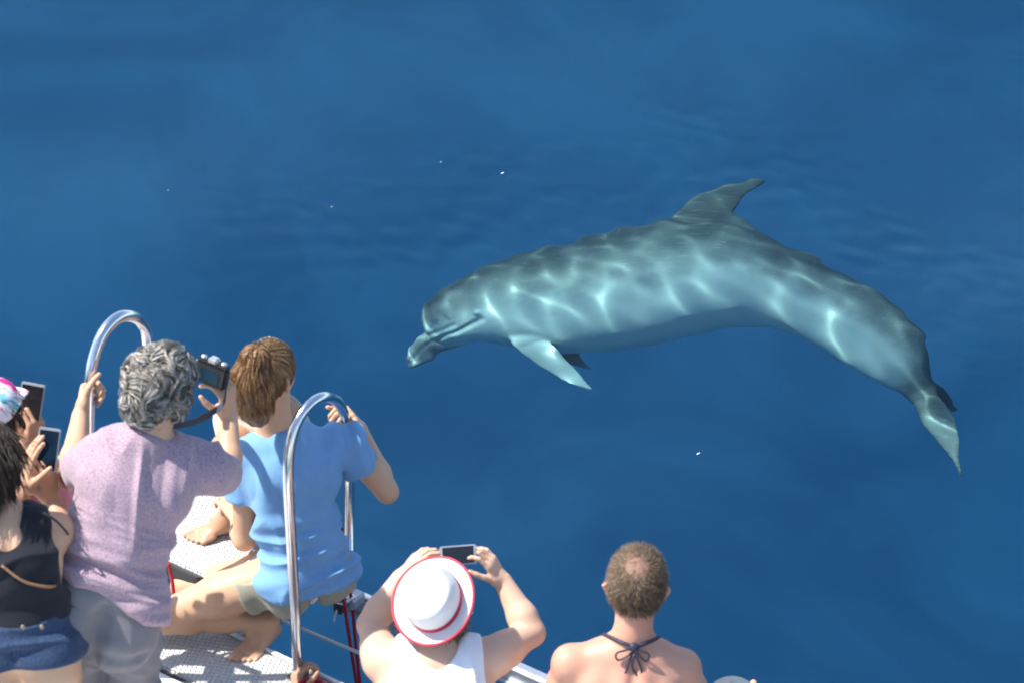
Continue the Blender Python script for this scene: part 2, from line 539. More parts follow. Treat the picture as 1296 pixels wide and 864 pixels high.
    # mouth line and the crease between beak and melon
    def onsurf(px, py):
        p = offs(px, py, 0)
        for w in np.arange(0.3, -0.05, -0.002):
            q = p + nv * w
            i = np.round((q - S.lo) / S.h).astype(int)
            if S.d[tuple(i)] < 0: return q
        return p
    mouth = [onsurf(*c) for c in catmull([(513,452),(524,441),(538,430),(562,420),(585,412),(600,406),(612,401)], 26)]
    S.engrave(mouth, 0.010, 0.013)
    S.engrave([onsurf(*c) for c in catmull([(528,413),(540,418),(556,414),(575,407)], 14)], 0.010, 0.007)
    eye_p = onsurf(606, 393)
    S.add(eye_p - nv * .006, eye_p - nv * .004, .020, k=0.012)
    v, q = S.mesh()
    v = smooth_verts(v, q, 16)
    # back-to-belly position of every vertex
    cc = cen[None, :, :]
    j = np.empty(len(v), int)
    for a in range(0, len(v), 20000):
        j[a:a + 20000] = ((v[a:a + 20000, None, :] - cc) ** 2).sum(2).argmin(1)
    tp = np.array([P(s[0], s[1]) for s in st]); bt = np.array([P(s[2], s[3]) for s in st])
    upv = (tp - bt) / np.linalg.norm(tp - bt, axis=1)[:, None]
    dv = ((v - cen[j]) * upv[j]).sum(1) / hh[j]
    al = j / len(cen)
    away = np.linalg.norm(v - cen[j], axis=1) / hh[j]
    dv = np.where((away > 1.12) & (dv < 0) & (al < .42), np.clip(dv, -.08, 1), dv)
    wl = np.clip((al - .84) / .14, 0, 1); dv = dv * (1 - wl) + (.80 + .2 * np.tanh(dv)) * wl
    beak = (j < 3) & (((v - cen[0]) @ nrm(cen[0] - cen[8])) > .02)
    dv = np.where(beak, dv * .7 + .30, dv)
    ed_ = np.concatenate([q[:, [0, 1]], q[:, [1, 2]], q[:, [2, 3]], q[:, [3, 0]]])
    cnt_ = np.bincount(ed_[:, 0], minlength=len(v)) + np.bincount(ed_[:, 1], minlength=len(v))
    for _ in range(25):
        dv = .4 * dv + .6 * (np.bincount(ed_[:, 0], dv[ed_[:, 1]], len(v)) + np.bincount(ed_[:, 1], dv[ed_[:, 0]], len(v))) / cnt_
    m = dolphin_mat()
    root_e = empty('dolphin', tuple(cen[len(cen) // 2]))
    o = make_mesh('body', v, q, m, root_e)
    attr(o, 'dorsal', dv)
    attr(o, 'along', j / len(cen))
    o.cycles.is_caustics_receiver = True
    # eyes
    for sgn in (1, -1):
        e = Sdf(eye_p - .03, eye_p + .03, 0.003)
        e.add(eye_p, eye_p + V3(0.001, 0, 0), .011)
        ev, eq = e.mesh()
        if sgn < 0:
            j0 = np.argmin(((cen - eye_p) ** 2).sum(1))
            ev = ev - 2 * ((ev - cen[j0]) @ nv)[:, None] * nv; eq = eq[:, ::-1]
        make_mesh('eye', ev, eq, mat('dolphin_eye', (.015, .013, .012), .2), root_e)
    tag(root_e, 'grey dolphin swimming on its side just under the clear blue water', 'dolphin')
    return root_e
D_DEPTH = 0.95
def dolphin_mat():
    m = bpy.data.materials.new('dolphin_skin'); m.use_nodes = True
    nt = m.node_tree; b = nt.nodes['Principled BSDF']
    at = nt.nodes.new('ShaderNodeAttribute'); at.attribute_name = 'dorsal'
    tc = nt.nodes.new('ShaderNodeTexCoord')
    n = nt.nodes.new('ShaderNodeTexNoise'); n.inputs['Scale'].default_value = 5; n.inputs['Detail'].default_value = 6
    nt.links.new(tc.outputs['Object'], n.inputs['Vector'])
    sm = nt.nodes.new('ShaderNodeMath'); sm.operation = 'MULTIPLY_ADD'
    sm.inputs[1].default_value = 0.9; sm.inputs[2].default_value = -0.45
    nt.links.new(n.outputs['Fac'], sm.inputs[0])
    ad = nt.nodes.new('ShaderNodeMath'); ad.operation = 'ADD'
    nt.links.new(at.outputs['Fac'], ad.inputs[0]); nt.links.new(sm.outputs[0], ad.inputs[1])
    mr = nt.nodes.new('ShaderNodeMapRange'); mr.inputs['From Min'].default_value = -1; mr.inputs['From Max'].default_value = 1
    nt.links.new(ad.outputs[0], mr.inputs['Value'])
    cr = nt.nodes.new('ShaderNodeValToRGB')
    e = cr.color_ramp.elements
    e[0].position = 0.05; e[0].color = (.70, .69, .66, 1)
    e[1].position = 0.95; e[1].color = (.065, .067, .072, 1)
    for p, c in ((.30, (.64, .63, .61, 1)), (.48, (.45, .45, .45, 1)), (.66, (.21, .21, .215, 1))):
        x = e.new(p); x.color = c
    nt.links.new(mr.outputs[0], cr.inputs[0])
    # old rake marks: fine pale scratches
    mp = nt.nodes.new('ShaderNodeMapping'); mp.inputs['Scale'].default_value = (3, 26, 26); mp.inputs['Rotation'].default_value = (0.2, 0.5, 0.3)
    nt.links.new(tc.outputs['Object'], mp.inputs['Vector'])
    n2 = nt.nodes.new('ShaderNodeTexNoise'); n2.inputs['Scale'].default_value = 3; n2.inputs['Detail'].default_value = 3
    nt.links.new(mp.outputs[0], n2.inputs['Vector'])
    r2 = nt.nodes.new('ShaderNodeMapRange'); r2.inputs['From Min'].default_value = .60; r2.inputs['From Max'].default_value = .74; r2.inputs['To Max'].default_value = .18
    nt.links.new(n2.outputs['Fac'], r2.inputs['Value'])
    mx = nt.nodes.new('ShaderNodeMix'); mx.data_type = 'RGBA'; mx.inputs['B'].default_value = (.55, .55, .54, 1)
    nt.links.new(cr.outputs[0], mx.inputs['A']); nt.links.new(r2.outputs[0], mx.inputs['Factor'])
    nt.links.new(mx.outputs['Result'], b.inputs['Base Color'])
    b.inputs['Roughness'].default_value = .45
    b.inputs['Specular IOR Level'].default_value = .15
    return m
dolphin = build_dolphin()

# ------------------------------------------------------------------ people: library
def lerp(a, b, t): return np.asarray(a, float) * (1 - t) + np.asarray(b, float) * t
def bent(a, b, la, lb, hint):
    """joint between a and b for two bones of given length, bending towards hint"""
    a = np.asarray(a, float); b = np.asarray(b, float)
    d = b - a; L = np.linalg.norm(d)
    L = min(L, (la + lb) * 0.999)
    x = (la * la - lb * lb + L * L) / (2 * L)
    y = math.sqrt(max(la * la - x * x, 0))
    ax = nrm(d); h = np.asarray(hint, float); h = nrm(h - ax * h.dot(ax))
    return a + ax * x + h * y
class Rig: pass
def rig(J, s=1.0, **kw):
    g = Rig(); g.J = {k: np.asarray(v, float) for k, v in J.items()}; g.s = s
    g.fat = kw.get('fat', 1.0); g.arm = kw.get('arm', 1.0); g.leg = kw.get('leg', 1.0); g.hipw = kw.get('hipw', 1.0); g.chest = kw.get('chest', 1.0)
    J = g.J
    g.latS = nrm(J['shR'] - J['shL']); g.latH = nrm(J['hpR'] - J['hpL'])
    up = nrm(J['c7'] - J['pel'])
    g.up = up
    g.frS = nrm(np.cross(up, g.latS)) * -1
    g.frS = nrm(np.cross(g.latS, up)) * -1
    g.frH = nrm(np.cross(up, g.latH))
    g.frS = nrm(np.cross(up, g.latS))
    bend = kw.get('bend', 0.02)
    g.waist = lerp(J['pel'], J['c7'], .36) + g.frH * (bend * .6)
    g.rib = lerp(J['pel'], J['c7'], .66) - g.frS * bend * .2
    g.upc = lerp(J['pel'], J['c7'], .86) - g.frS * 0.0 + g.frS * .012
    return g
def torso(g, e=0.0, drape=0.0):
    """primitives of the trunk inflated by e metres; drape widens the waist like loose cloth"""
    s, f = g.s, g.fat; J = g.J
    l2 = nrm(lerp(g.latH, g.latS, .35)); l3 = nrm(lerp(g.latH, g.latS, .75))
    W = lambda a, b: (a * s * f + e, b * s * f + e)
    pel = W(.158 * g.hipw, .105); wa = W(.126, .088); wa = (wa[0] + drape, wa[1] + drape)
    rib = W(.142 * g.chest, .100); upc = W(.140 * g.chest, .084)
    pr = [(J['pel'] + g.up * .02, g.waist, pel, wa, g.latH, .05),
          (g.waist, g.rib, wa, rib, l2, .05),
          (g.rib, g.upc, rib, upc, l3, .05)]
    for h in ('hpL', 'hpR'):
        q = J[h] - g.frH * .045 * s
        pr.append((q, q - g.up * .05 * s, W(.088, .088), W(.086, .086), g.latH, .035))
    for sh in ('shL', 'shR'):
        pr.append((J['c7'] - g.up * .035 * s + g.frS * .015, J[sh] + g.frS * .004, W(.052, .052), W(.050, .050), g.frS, .045))
        # shoulder blade
        b = lerp(J['c7'], J[sh], .55) - g.up * .085 * s - g.frS * .03 * s
        pr.append((b, b - g.up * .05 * s, W(.055, .040), W(.045, .035), g.latS, .05))
    return pr
def arm(g, side, e=0.0, to='wrist'):
    s, a = g.s, g.arm; J = g.J
    sh, el, wr = J['sh' + side], J['el' + side], J['wr' + side]
    W = lambda r: r * s * a + e
    pr = [(sh, lerp(sh, el, .35), W(.051), W(.048), (1, 0, 0), .035), (lerp(sh, el, .3), el, W(.048), W(.037), (1, 0, 0), .02)]
    if to == 'wrist':
        m = lerp(el, wr, .3)
        pr += [(el, m, W(.037), W(.040), (1, 0, 0), .02), (m, lerp(el, wr, .97), W(.040), W(.026), (1, 0, 0), .02)]
    return pr
def leg(g, side, e=0.0, to='ankle'):
    s, a = g.s, g.leg; J = g.J
    hp, kn = J['hp' + side], J['kn' + side]
    W = lambda r: r * s * a + e
    pr = [(hp, lerp(hp, kn, .45), W(.084), W(.076), (1, 0, 0), .04), (lerp(hp, kn, .45), kn, W(.076), W(.052), (1, 0, 0), .03)]
    if to == 'ankle':
        an = J['an' + side]; m = lerp(kn, an, .3)
        ax = nrm(an - kn); back = nrm(np.cross(np.cross(kn - hp, ax), ax)) if np.linalg.norm(np.cross(kn - hp, ax)) > 1e-4 else V3(0, -1, 0)
        back = back if back.dot(hp - kn) > 0 else -back
        pr += [(kn, m, W(.050), W(.050), (1, 0, 0), .03), (m + back * .012 * s, lerp(kn, an, .62) + back * .004, W(.048), W(.038), (1, 0, 0), .03), (lerp(kn, an, .55), an, W(.040), W(.031), (1, 0, 0), .03)]
    return pr
def put(S, prims, k=None):
    for p0, p1, a, b, lat, kk in prims:
        S.add(p0, p1, a, b, lat, kk if k is None else k)
def head_frame(g, f, u):
    f = nrm(f); u = np.asarray(u, float); u = nrm(u - f * u.dot(f)); g.hf, g.hu = f, u; g.hr = np.cross(f, u)
    return f, u, g.hr
def skull(S, g, e=0.0, k=.03):
    c, f, u, r = g.J['head'], g.hf, g.hu, g.hr; s = g.s
    S.add(c - f * .028 * s + u * .022 * s, c + f * .030 * s + u * .030 * s, (.074 * s + e, .084 * s + e, .072 * s + e), (.070 * s + e, .080 * s + e, .066 * s + e), lat=r, k=k)
def head(S, g):
    c, f, u, r = g.J['head'], g.hf, g.hu, g.hr; s = g.s
    q = lambda a, b, d: c + (f * a + r * b + u * d) * s
    skull(S, g)
    S.add(q(.045, 0, -.005), q(.062, 0, -.075), (.058 * s, .042 * s), (.036 * s, .030 * s), lat=r, k=.03)
    for b in (-1, 1):
        S.add(q(.0, b * .052, -.045), q(.070, b * .016, -.098), .022 * s, .017 * s, k=.03)          # jaw
        S.add(q(.066, b * .034, -.020), q(.070, b * .030, -.028), .024 * s, .022 * s, k=.02)        # cheekbone
        S.add(q(-.014, b * .088, .012), q(-.004, b * .080, -.028), (.022 * s, .0075 * s), (.012 * s, .007 * s), lat=nrm(-f * .55 + r * b * .83), k=.008)  # ear
        S.add(q(.004, b * .098, .000), q(.004, b * .096, -.01), (.009 * s, .006 * s), lat=f, k=.006, sub=True)
        S.add(q(.102, b * .031, .008), q(.104, b * .031, .008), .013 * s, k=.012, sub=True)          # eye socket
    S.add(q(.086, -.035, .024), q(.086, .035, .024), .012 * s, k=.02)                                  # brow
    S.add(q(.096, 0, .008), q(.116, 0, -.030), .009 * s, .013 * s, k=.012)                             # nose
    S.add(q(.104, -.014, -.032), q(.104, .014, -.032), .008 * s, k=.01)
    S.add(q(.095, -.020, -.060), q(.095, .020, -.060), .008 * s, k=.008)                               # lips
    S.add(q(.093, -.017, -.070), q(.093, .017, -.070), .008 * s, k=.008)
    S.engrave([q(.104, -.022, -.065), q(.106, 0, -.065), q(.104, .022, -.065)], .004, .004)
    # neck
    b = g.J['c7']
    S.add(b - g.up * .02 * s + g.frS * .012, lerp(b, q(-.012, 0, -.055), .5), (.058 * s, .055 * s), (.051 * s, .052 * s), lat=g.latS, k=.04)
    S.add(lerp(b, q(-.012, 0, -.055), .4), q(-.014, 0, -.045), .051 * s, .052 * s, k=.03)
def eyes(g, parent):
    c, f, u, r = g.J['head'], g.hf, g.hu, g.hr; s = g.s
    for b in (-1, 1):
        p = c + (f * .086 + r * b * .031 + u * .008) * s
        E = Sdf(p - .02, p + .02, .003); E.add(p, p + f * .001, .0115 * s)
        v, q = E.mesh(); make_mesh('eye', v, q, M['eye'], parent)
def hand(S, g, wrist, fwd, palm, thumb, curl=(20, 30, 20), spread=.06, tcurl=25, tout=.8, s=None, sizes=1.0, curls=None):
    """palm = direction the palm faces; thumb = rough direction of the thumb side"""
    s = (g.s if s is None else s) * sizes
    f = nrm(fwd); n = np.asarray(palm, float); n = nrm(n - f * n.dot(f)); t = np.cross(f, n)
    if t.dot(np.asarray(thumb, float)) < 0: t = -t
    w = np.asarray(wrist, float)
    P = lambda a, b, c: w + (f * a + t * b + n * c) * s
    S.add(P(-.012, 0, 0), P(.025, .002, 0), (.027 * s, .020 * s), (.033 * s, .017 * s), lat=t, k=.015)
    S.add(P(.020, .002, 0), P(.078, .0, -.002), (.034 * s, .016 * s), (.039 * s, .012 * s), lat=t, k=.012)
    S.add(P(.02, .026, .010), P(.045, .034, .012), .015 * s, .013 * s, k=.015)
    def rot(d, ang):                                             # turn from f towards n
        return f * math.cos(R(ang)) + n * math.sin(R(ang)) + t * d
    base = [(.086, .031, 1.0), (.091, .0105, 1.1), (.088, -.0105, 1.02), (.080, -.030, .8)]
    for i, (a, b, L) in enumerate(base):
        cu = curls[i] if curls else curl
        p = P(a, b, -.002); ang = cu[0]; sp = spread * (1.5 - i)
        seg = [.043 * L * s, .026 * L * s, .021 * L * s]; rad = [.0092 * s, .0084 * s, .0078 * s, .0066 * s]
        S.add(P(a - .03, b * .9, -.002), p, .0095 * s, .0095 * s, k=.010)
        for j in range(3):
            d = nrm(rot(sp * (1 if j == 0 else .6), ang))
            p2 = p + d * seg[j]
            S.add(p, p2, rad[j], rad[j + 1], k=.0025)
            p = p2
            if j < 2: ang += cu[j + 1]
    p = P(.030, .032, .006); d0 = nrm(f * .75 + t * tout + n * .35)
    S.add(P(.015, .018, .004), p, .016 * s, .014 * s, k=.012)
    ang = 0
    for j, (L, r0, r1) in enumerate(((.040, .0135, .0105), (.032, .0105, .0095), (.026, .0095, .0075))):
        dd = nrm(d0 * math.cos(R(ang)) + nrm(f * .8 + n * .5 - t * .2) * math.sin(R(ang)))
        p2 = p + dd * L * s
        S.add(p, p2, r0 * s, r1 * s, k=.004); p = p2; ang += tcurl
    return p
def foot(S, g, ankle, toe_dir, up=(0, 0, 1), s=None, inner=None):
    s = s or g.s; f = nrm(toe_dir); u = np.asarray(up, float); u = nrm(u - f * u.dot(f)); t = np.cross(f, u)
    if inner is not None and t.dot(np.asarray(inner, float)) < 0: t = -t      # t points to the big toe side
    A = np.asarray(ankle, float); P = lambda a, b, c: A + (f * a + t * b + u * c) * s
    S.add(P(-.035, 0, -.050), P(-.005, 0, -.045), .030 * s, .030 * s, k=.03)
    S.add(A, P(.04, .004, -.038), .034 * s, (.033 * s, .027 * s), k=.03)
    S.add(P(.03, .003, -.045), P(.115, .004, -.062), (.034 * s, .027 * s), (.043 * s, .014 * s), lat=t, k=.03)
    for i, (a, b, L, r) in enumerate(((.125, .030, .042, .0135), (.128, .010, .036, .0095), (.122, -.006, .032, .009), (.114, -.021, .028, .0085), (.103, -.035, .024, .009))):
        S.add(P(a - .02, b, -.062), P(a + L, b * 1.12, -.068), r * s, r * .9 * s, k=.005)
def bbox(prs, m=.06):
    lo = np.min([np.minimum(p[0], p[1]) for p in prs], 0) - m - .1; hi = np.max([np.maximum(p[0], p[1]) for p in prs], 0) + m + .1
    return lo, hi
def skin_body(g, parent, hands=(), feet=(), m=None, h=.0042, legs=('L', 'R'), arms=('L', 'R'), post=None, with_head=True):
    pr = torso(g)
    for a in arms: pr += arm(g, a)
    for a in legs: pr += leg(g, a)
    lo, hi = bbox(pr, .12)
    hd = g.J['head']; lo = np.minimum(lo, hd - .2); hi = np.maximum(hi, hd + .2)
    S = Sdf(lo, hi, h)
    put(S, pr)
    # spine furrow
    sp = [lerp(g.waist, g.J['pel'], .2) - g.frH * (.088 * g.fat * g.s), g.rib - g.frS * (.100 * g.fat * g.s), g.upc - g.frS * (.075 * g.fat * g.s)]
    S.engrave(catmull(sp, 8), .022, .006)
    if with_head: head(S, g)
    for kw in hands: hand(S, g, **kw)
    for kw in feet: foot(S, g, **kw)
    if post: post(S)
    v, q = S.mesh()
    v = smooth_verts(v, q, 2)
    o = make_mesh('body', v, q, m or M['skin'], parent)
    return o, S
def ridges(p, along, across, fl, fa, seed=0.0):
    """long soft cloth folds: ridged noise stretched along one direction"""
    third = np.cross(nrm(along), nrm(across))
    c = np.stack([p @ nrm(along) * fl + seed, p @ nrm(across) * fa + seed * 1.7, p @ third * fl + 3.1], 1)
    w = vnoise(p * 5 + seed) * .6
    c[:, 1] += w * 1.2
    n1 = vnoise(c)
    return 1 - 2 * np.abs(n1)
def cloth(name, parent, prims, m, clips=(), folds=None, h=.005, k=None, post=None, subs=(), extra=.1, dip=-.005):
    lo, hi = bbox(prims, extra)
    S = Sdf(lo, hi, h)
    put(S, prims, k)
    for c in clips: S.clip(*c)
    for sb in subs: S.add(*sb[:2], sb[2], sb[3], sb[4], k=.006, sub=True)
    if post: post(S)
    v, q = S.mesh()
    v = smooth_verts(v, q, 2)
    if folds is not None:
        n = vert_normals(v, q)
        v = v + n * np.maximum(folds(v), dip)[:, None]
        v = smooth_verts(v, q, 1)
    return make_mesh(name, v, q, m, parent)
def sdf_at(S, p):
    i = np.clip(np.round((p - S.lo) / S.h).astype(int), 2, S.n - 3)
    d = lambda a, b, c: S.d[i[:, 0] + a, i[:, 1] + b, i[:, 2] + c]
    g = np.stack([d(2, 0, 0) - d(-2, 0, 0), d(0, 2, 0) - d(0, -2, 0), d(0, 0, 2) - d(0, 0, -2)], 1).astype(float)
    g /= np.linalg.norm(g, axis=1)[:, None] + 1e-9
    e = d(0, 0, 0) + ((p - (S.lo + i * S.h)) * g).sum(1)
    return e, g
def strands(name, parent, m, roots, normals, step_fn, n, steps=7, length=.1, r0=.0016, seed=1, lvar=.3, sides=3, hug=None, lift=.004):
    """hair: n tapered strands grown from random roots; step_fn(pos, normal, t, rnd) gives directions"""
    r = np.random.default_rng(seed)
    idx = r.integers(0, len(roots), n)
    p = roots[idx] + r.normal(0, .0015, (n, 3)); nn = normals[idx]; rnd = r.random((n, 4))
    L = length * (1 + lvar * (rnd[:, 0] * 2 - 1)) if np.isscalar(length) else length[idx] * (1 + lvar * (rnd[:, 0] * 2 - 1))
    pts = [p]
    for k in range(steps):
        d = step_fn(pts[-1], nn, k / steps, rnd)
        d = d / (np.linalg.norm(d, axis=1)[:, None] + 1e-9)
        q = pts[-1] + d * (L / steps)[:, None]
        if hug is not None:                                      # stay on the mass of hair
            e, gr = sdf_at(hug, q)
            tgt = lift * rnd[:, 3] * (1 + k / steps)
            q = q - gr * np.clip(e - tgt, -.02, .02)[:, None]
        pts.append(q)
    P = np.stack(pts, 1)                                         # n, steps+1, 3
    T = np.gradient(P, axis=1); T /= np.linalg.norm(T, axis=2)[:, :, None] + 1e-9
    a = np.cross(T, np.array([.37, .61, .70])); a /= np.linalg.norm(a, axis=2)[:, :, None] + 1e-9
    b = np.cross(T, a)
    tt = np.linspace(0, 1, steps + 1)
    rad = r0 * (1 - .75 * tt ** 2)[None, :] * (.7 + .6 * rnd[:, 1])[:, None]
    V = []
    for s_ in range(sides):
        an = 2 * np.pi * s_ / sides
        V.append(P + rad[:, :, None] * (math.cos(an) * a + math.sin(an) * b))
    V = np.stack(V, 2)                                           # n, steps+1, sides, 3
    base = np.arange(n)[:, None, None] * (steps + 1) * sides
    kk = np.arange(steps)[None, :, None] * sides; ss = np.arange(sides)[None, None, :]; s2 = (ss + 1) % sides
    F = np.stack([base + kk + ss, base + kk + s2, base + kk + sides + s2, base + kk + sides + ss], -1).reshape(-1, 4)
    o = make_mesh(name, V.reshape(-1, 3), F, m, parent)
    attr(o, 'rnd', np.repeat(rnd[:, 2], (steps + 1) * sides))
    return o
def hair_mat(name, cols, rough=.45):
    m = bpy.data.materials.new(name); m.use_nodes = True; nt = m.node_tree; b = nt.nodes['Principled BSDF']
    at = nt.nodes.new('ShaderNodeAttribute'); at.attribute_name = 'rnd'
    cr = nt.nodes.new('ShaderNodeValToRGB'); e = cr.color_ramp.elements
    e[0].color = (*cols[0], 1); e[1].color = (*cols[-1], 1)
    for i in range(1, len(cols) - 1):
        x = e.new(i / (len(cols) - 1)); x.color = (*cols[i], 1)
    nt.links.new(at.outputs['Fac'], cr.inputs[0]); nt.links.new(cr.outputs[0], b.inputs['Base Color'])
    b.inputs['Roughness'].default_value = rough; b.inputs['Specular IOR Level'].default_value = .4
    return m
def skin_mat(name, col, red, amt=.5, scale=9, sub=.06):
    return mat(name, col, .48, spec=.35, noise=(scale, amt, red), bump=(220, .12, .002), sub=sub)
def cloth_mat(name, col, col2=None, amt=.5, scale=260, rough=.9):
    return mat(name, col, rough, spec=.2, noise=(scale, amt, col2 or tuple(c * .8 for c in col)), bump=(420, .25, .0012), sheen=.15)
def shell(name, parent, m, g, e, clips, extra=None, h=.005, fold=None):
    """hair mass lying on the skull; returns object, vertices and normals for strand roots"""
    c = g.J['head']
    S = Sdf(c - .26, c + .26, h)
    skull(S, g, e)
    if extra: extra(S)
    for cl in clips: S.clip(*cl, k=.02)
    v, q = S.mesh(); v = smooth_verts(v, q, 2); n = vert_normals(v, q)
    if fold is not None:
        v = v + n * fold(v)[:, None]; n = vert_normals(v, q)
    o = make_mesh(name, v, q, m, parent)
    attr(o, 'rnd', .25 + .25 * vnoise(v * 40))
    o_sdf[o.name] = S
    return o, v, n
o_sdf = {}
M = {}
M['eye'] = mat('eye_white', (.7, .68, .65), .2)
M['skin'] = skin_mat('skin', (.60, .365, .235), (.55, .30, .18))
M['skin_pale'] = skin_mat('skin_pale', (.66, .42, .295), (.60, .345, .235))
M['skin_tan'] = skin_mat('skin_tan', (.47, .265, .165), (.42, .225, .135))
M['skin_burnt'] = skin_mat('skin_sunburnt', (.62, .355, .24), (.59, .24, .165), .85, 4)
M['steel'] = mat('polished_steel', (.72, .72, .73), .16, 1.0, noise=(60, .5, (.62, .62, .64)), bump=(35, .06, .004))
M['alu'] = mat('anodised_aluminium', (.62, .63, .64), .42, .85, noise=(20, .6, (.50, .51, .53)), bump=(90, .15, .002))
M['black'] = mat('black_plastic', (.018, .018, .02), .4, noise=(50, .5, (.03, .03, .032)))
M['darkglass'] = mat('phone_glass', (.012, .014, .018), .08, spec=.6)
M['silver'] = mat('silver_plastic', (.55, .55, .56), .35, .6, noise=(80, .4, (.45, .45, .46)))

# ------------------------------------------------------------------ the boat
DECK = 1.05
U = nrm(atz(690, 866, 1.02) - atz(441, 754, 1.02)); WF = V3(-U[1], U[0], 0); ZU = V3(0, 0, 1)
def nonslip_mat(name, col):
    """moulded deck with a close pattern of small raised studs"""
    m = mat(name, col, .55, spec=.3, noise=(3.2, .9, tuple(c * .74 for c in col)))
    nt = m.node_tree; b = nt.nodes['Principled BSDF']
    tc = nt.nodes['Texture Coordinate']
    mp = nt.nodes.new('ShaderNodeMapping'); mp.inputs['Rotation'].default_value = (0, 0, R(-31.5 + 45))
    nt.links.new(tc.outputs['Object'], mp.inputs['Vector'])
    vo = nt.nodes.new('ShaderNodeTexVoronoi'); vo.inputs['Scale'].default_value = 62; vo.inputs['Randomness'].default_value = 0
    vo.voronoi_dimensions = '2D'
    nt.links.new(mp.outputs[0], vo.inputs['Vector'])
    mr = nt.nodes.new('ShaderNodeMapRange'); mr.inputs['From Min'].default_value = .22; mr.inputs['From Max'].default_value = .42
    mr.inputs['To Min'].default_value = 1; mr.inputs['To Max'].default_value = 0
    nt.links.new(vo.outputs['Distance'], mr.inputs['Value'])
    bp = nt.nodes.new('ShaderNodeBump'); bp.inputs['Strength'].default_value = 1.0; bp.inputs['Distance'].default_value = .0045
    nt.links.new(mr.outputs[0], bp.inputs['Height']); nt.links.new(bp.outputs[0], b.inputs['Normal'])
    # darker base colour between the studs
    mx = nt.nodes.new('ShaderNodeMix'); mx.data_type = 'RGBA'
    old = b.inputs['Base Color'].links[0].from_socket
    mx.inputs['A'].default_value = (*[c * .72 for c in col], 1)
    nt.links.new(mr.outputs[0], mx.inputs['Factor']); nt.links.new(old, mx.inputs['B'])
    nt.links.new(mx.outputs['Result'], b.inputs['Base Color'])
    return m
M['nonslip'] = nonslip_mat('nonslip_deck', (.70, .70, .68))
M['gelcoat'] = mat('white_gelcoat', (.80, .80, .78), .3, spec=.4, noise=(4, .5, (.74, .735, .70)))
M['rubber'] = mat('dark_sealant', (.05, .05, .055), .7, noise=(30, .5, (.07, .07, .07)))
M['rope_red'] = mat('red_rope', (.40, .02, .035), .8, noise=(160, .7, (.24, .01, .02)), bump=(300, .8, .003))
M['white_line'] = mat('white_line', (.82, .82, .80), .6, noise=(200, .5, (.7, .7, .68)), bump=(300, .5, .002))

def bar(name, c, du, dv, dz, lu, lv, m, parent, bev=.006, z=ZU):
    """bevelled box: centre c, half sizes du dv dz along lu, lv, z"""
    import bmesh
    bm = bmesh.new(); bmesh.ops.create_cube(bm, size=2)
    for v in bm.verts: v.co = (v.co.x * du, v.co.y * dv, v.co.z * dz)
    if bev: bmesh.ops.bevel(bm, geom=bm.edges[:], offset=bev, segments=2, affect='EDGES')
    me = bpy.data.meshes.new(name); bm.to_mesh(me); bm.free()
    co = np.empty(len(me.vertices) * 3); me.vertices.foreach_get('co', co); co = co.reshape(-1, 3)
    w = np.asarray(c) + co[:, :1] * np.asarray(lu) + co[:, 1:2] * np.asarray(lv) + co[:, 2:] * np.asarray(z)
    me.vertices.foreach_set('co', w.ravel().astype(np.float32)); me.update()
    o = bpy.data.objects.new(name, me); sc.collection.objects.link(o); me.materials.append(m)
    if parent is not None:
        o.parent = parent; o.matrix_parent_inverse = Matrix.Translation(-Vector(parent.location))
    return o
def slab(name, corners, z0, z1, m, parent):
    """flat panel from plan corners with a small rounded edge"""
    import bmesh
    bm = bmesh.new()
    lo = [bm.verts.new((c[0], c[1], z0)) for c in corners]; hi = [bm.verts.new((c[0], c[1], z1)) for c in corners]
    n = len(corners)
    bm.faces.new(hi); bm.faces.new(lo[::-1])
    for i in range(n): bm.faces.new((lo[i], lo[(i + 1) % n], hi[(i + 1) % n], hi[i]))
    bmesh.ops.recalc_face_normals(bm, faces=bm.faces[:])
    bmesh.ops.bevel(bm, geom=bm.edges[:], offset=.006, segments=2, affect='EDGES')
    me = bpy.data.meshes.new(name); bm.to_mesh(me); bm.free()
    o = bpy.data.objects.new(name, me); sc.collection.objects.link(o); me.materials.append(m)
    o.parent = parent; o.matrix_parent_inverse = Matrix.Translation(-Vector(parent.location))
    return o
boat = empty('boat', (-1.0, 7.6, DECK))
tag(boat, 'white boat bow with studded deck, steel hoop rails and aluminium crossbeam', 'boat')
Ai = atz(291, 803, DECK)                       # a point on the walkway's outer edge
def pl(a, u, w): return Ai[:2] + U[:2] * u + WF[:2] * w if a is None else a[:2] + U[:2] * u + WF[:2] * w
# walkway panels, outer edge on the line through Ai
for a, b in ((-1.3, -.33), (-.325, .62), (.625, 1.6), (1.605, 2.5)):
    slab('walkway_panel', [pl(None, a, -.255), pl(None, b, -.255), pl(None, b, 0), pl(None, a, 0)], DECK - .045, DECK, M['nonslip'], boat)
bar('walkway_edging', np.append(pl(None, .60, .009), DECK - .02), 1.90, .007, .028, U, WF, M['gelcoat'], boat, .003)
bar('deck_seam', np.append(pl(None, .60, -.266), DECK - .012), 1.90, .008, .006, U, WF, M['rubber'], boat, .002)
# the foredeck behind the walkway, towards the camera
for a, b in ((-1.6, -.6), (-.59, .62), (.63, 1.6), (1.61, 2.55)):
    slab('deck_panel', [pl(None, a, -2.6), pl(None, b, -2.6), pl(None, b, -.277), pl(None, a, -.277)], DECK - .07, DECK + .002, M['gelcoat'], boat)
# hulls under the deck
bar('hull', np.append(pl(None, -1.45, -1.6), .30), .26, 1.55, .66, U, WF, M['gelcoat'], boat, .08)
bar('hull', np.append(pl(None, 2.30, -1.6), .30), .26, 1.55, .66, U, WF, M['gelcoat'], boat, .08)
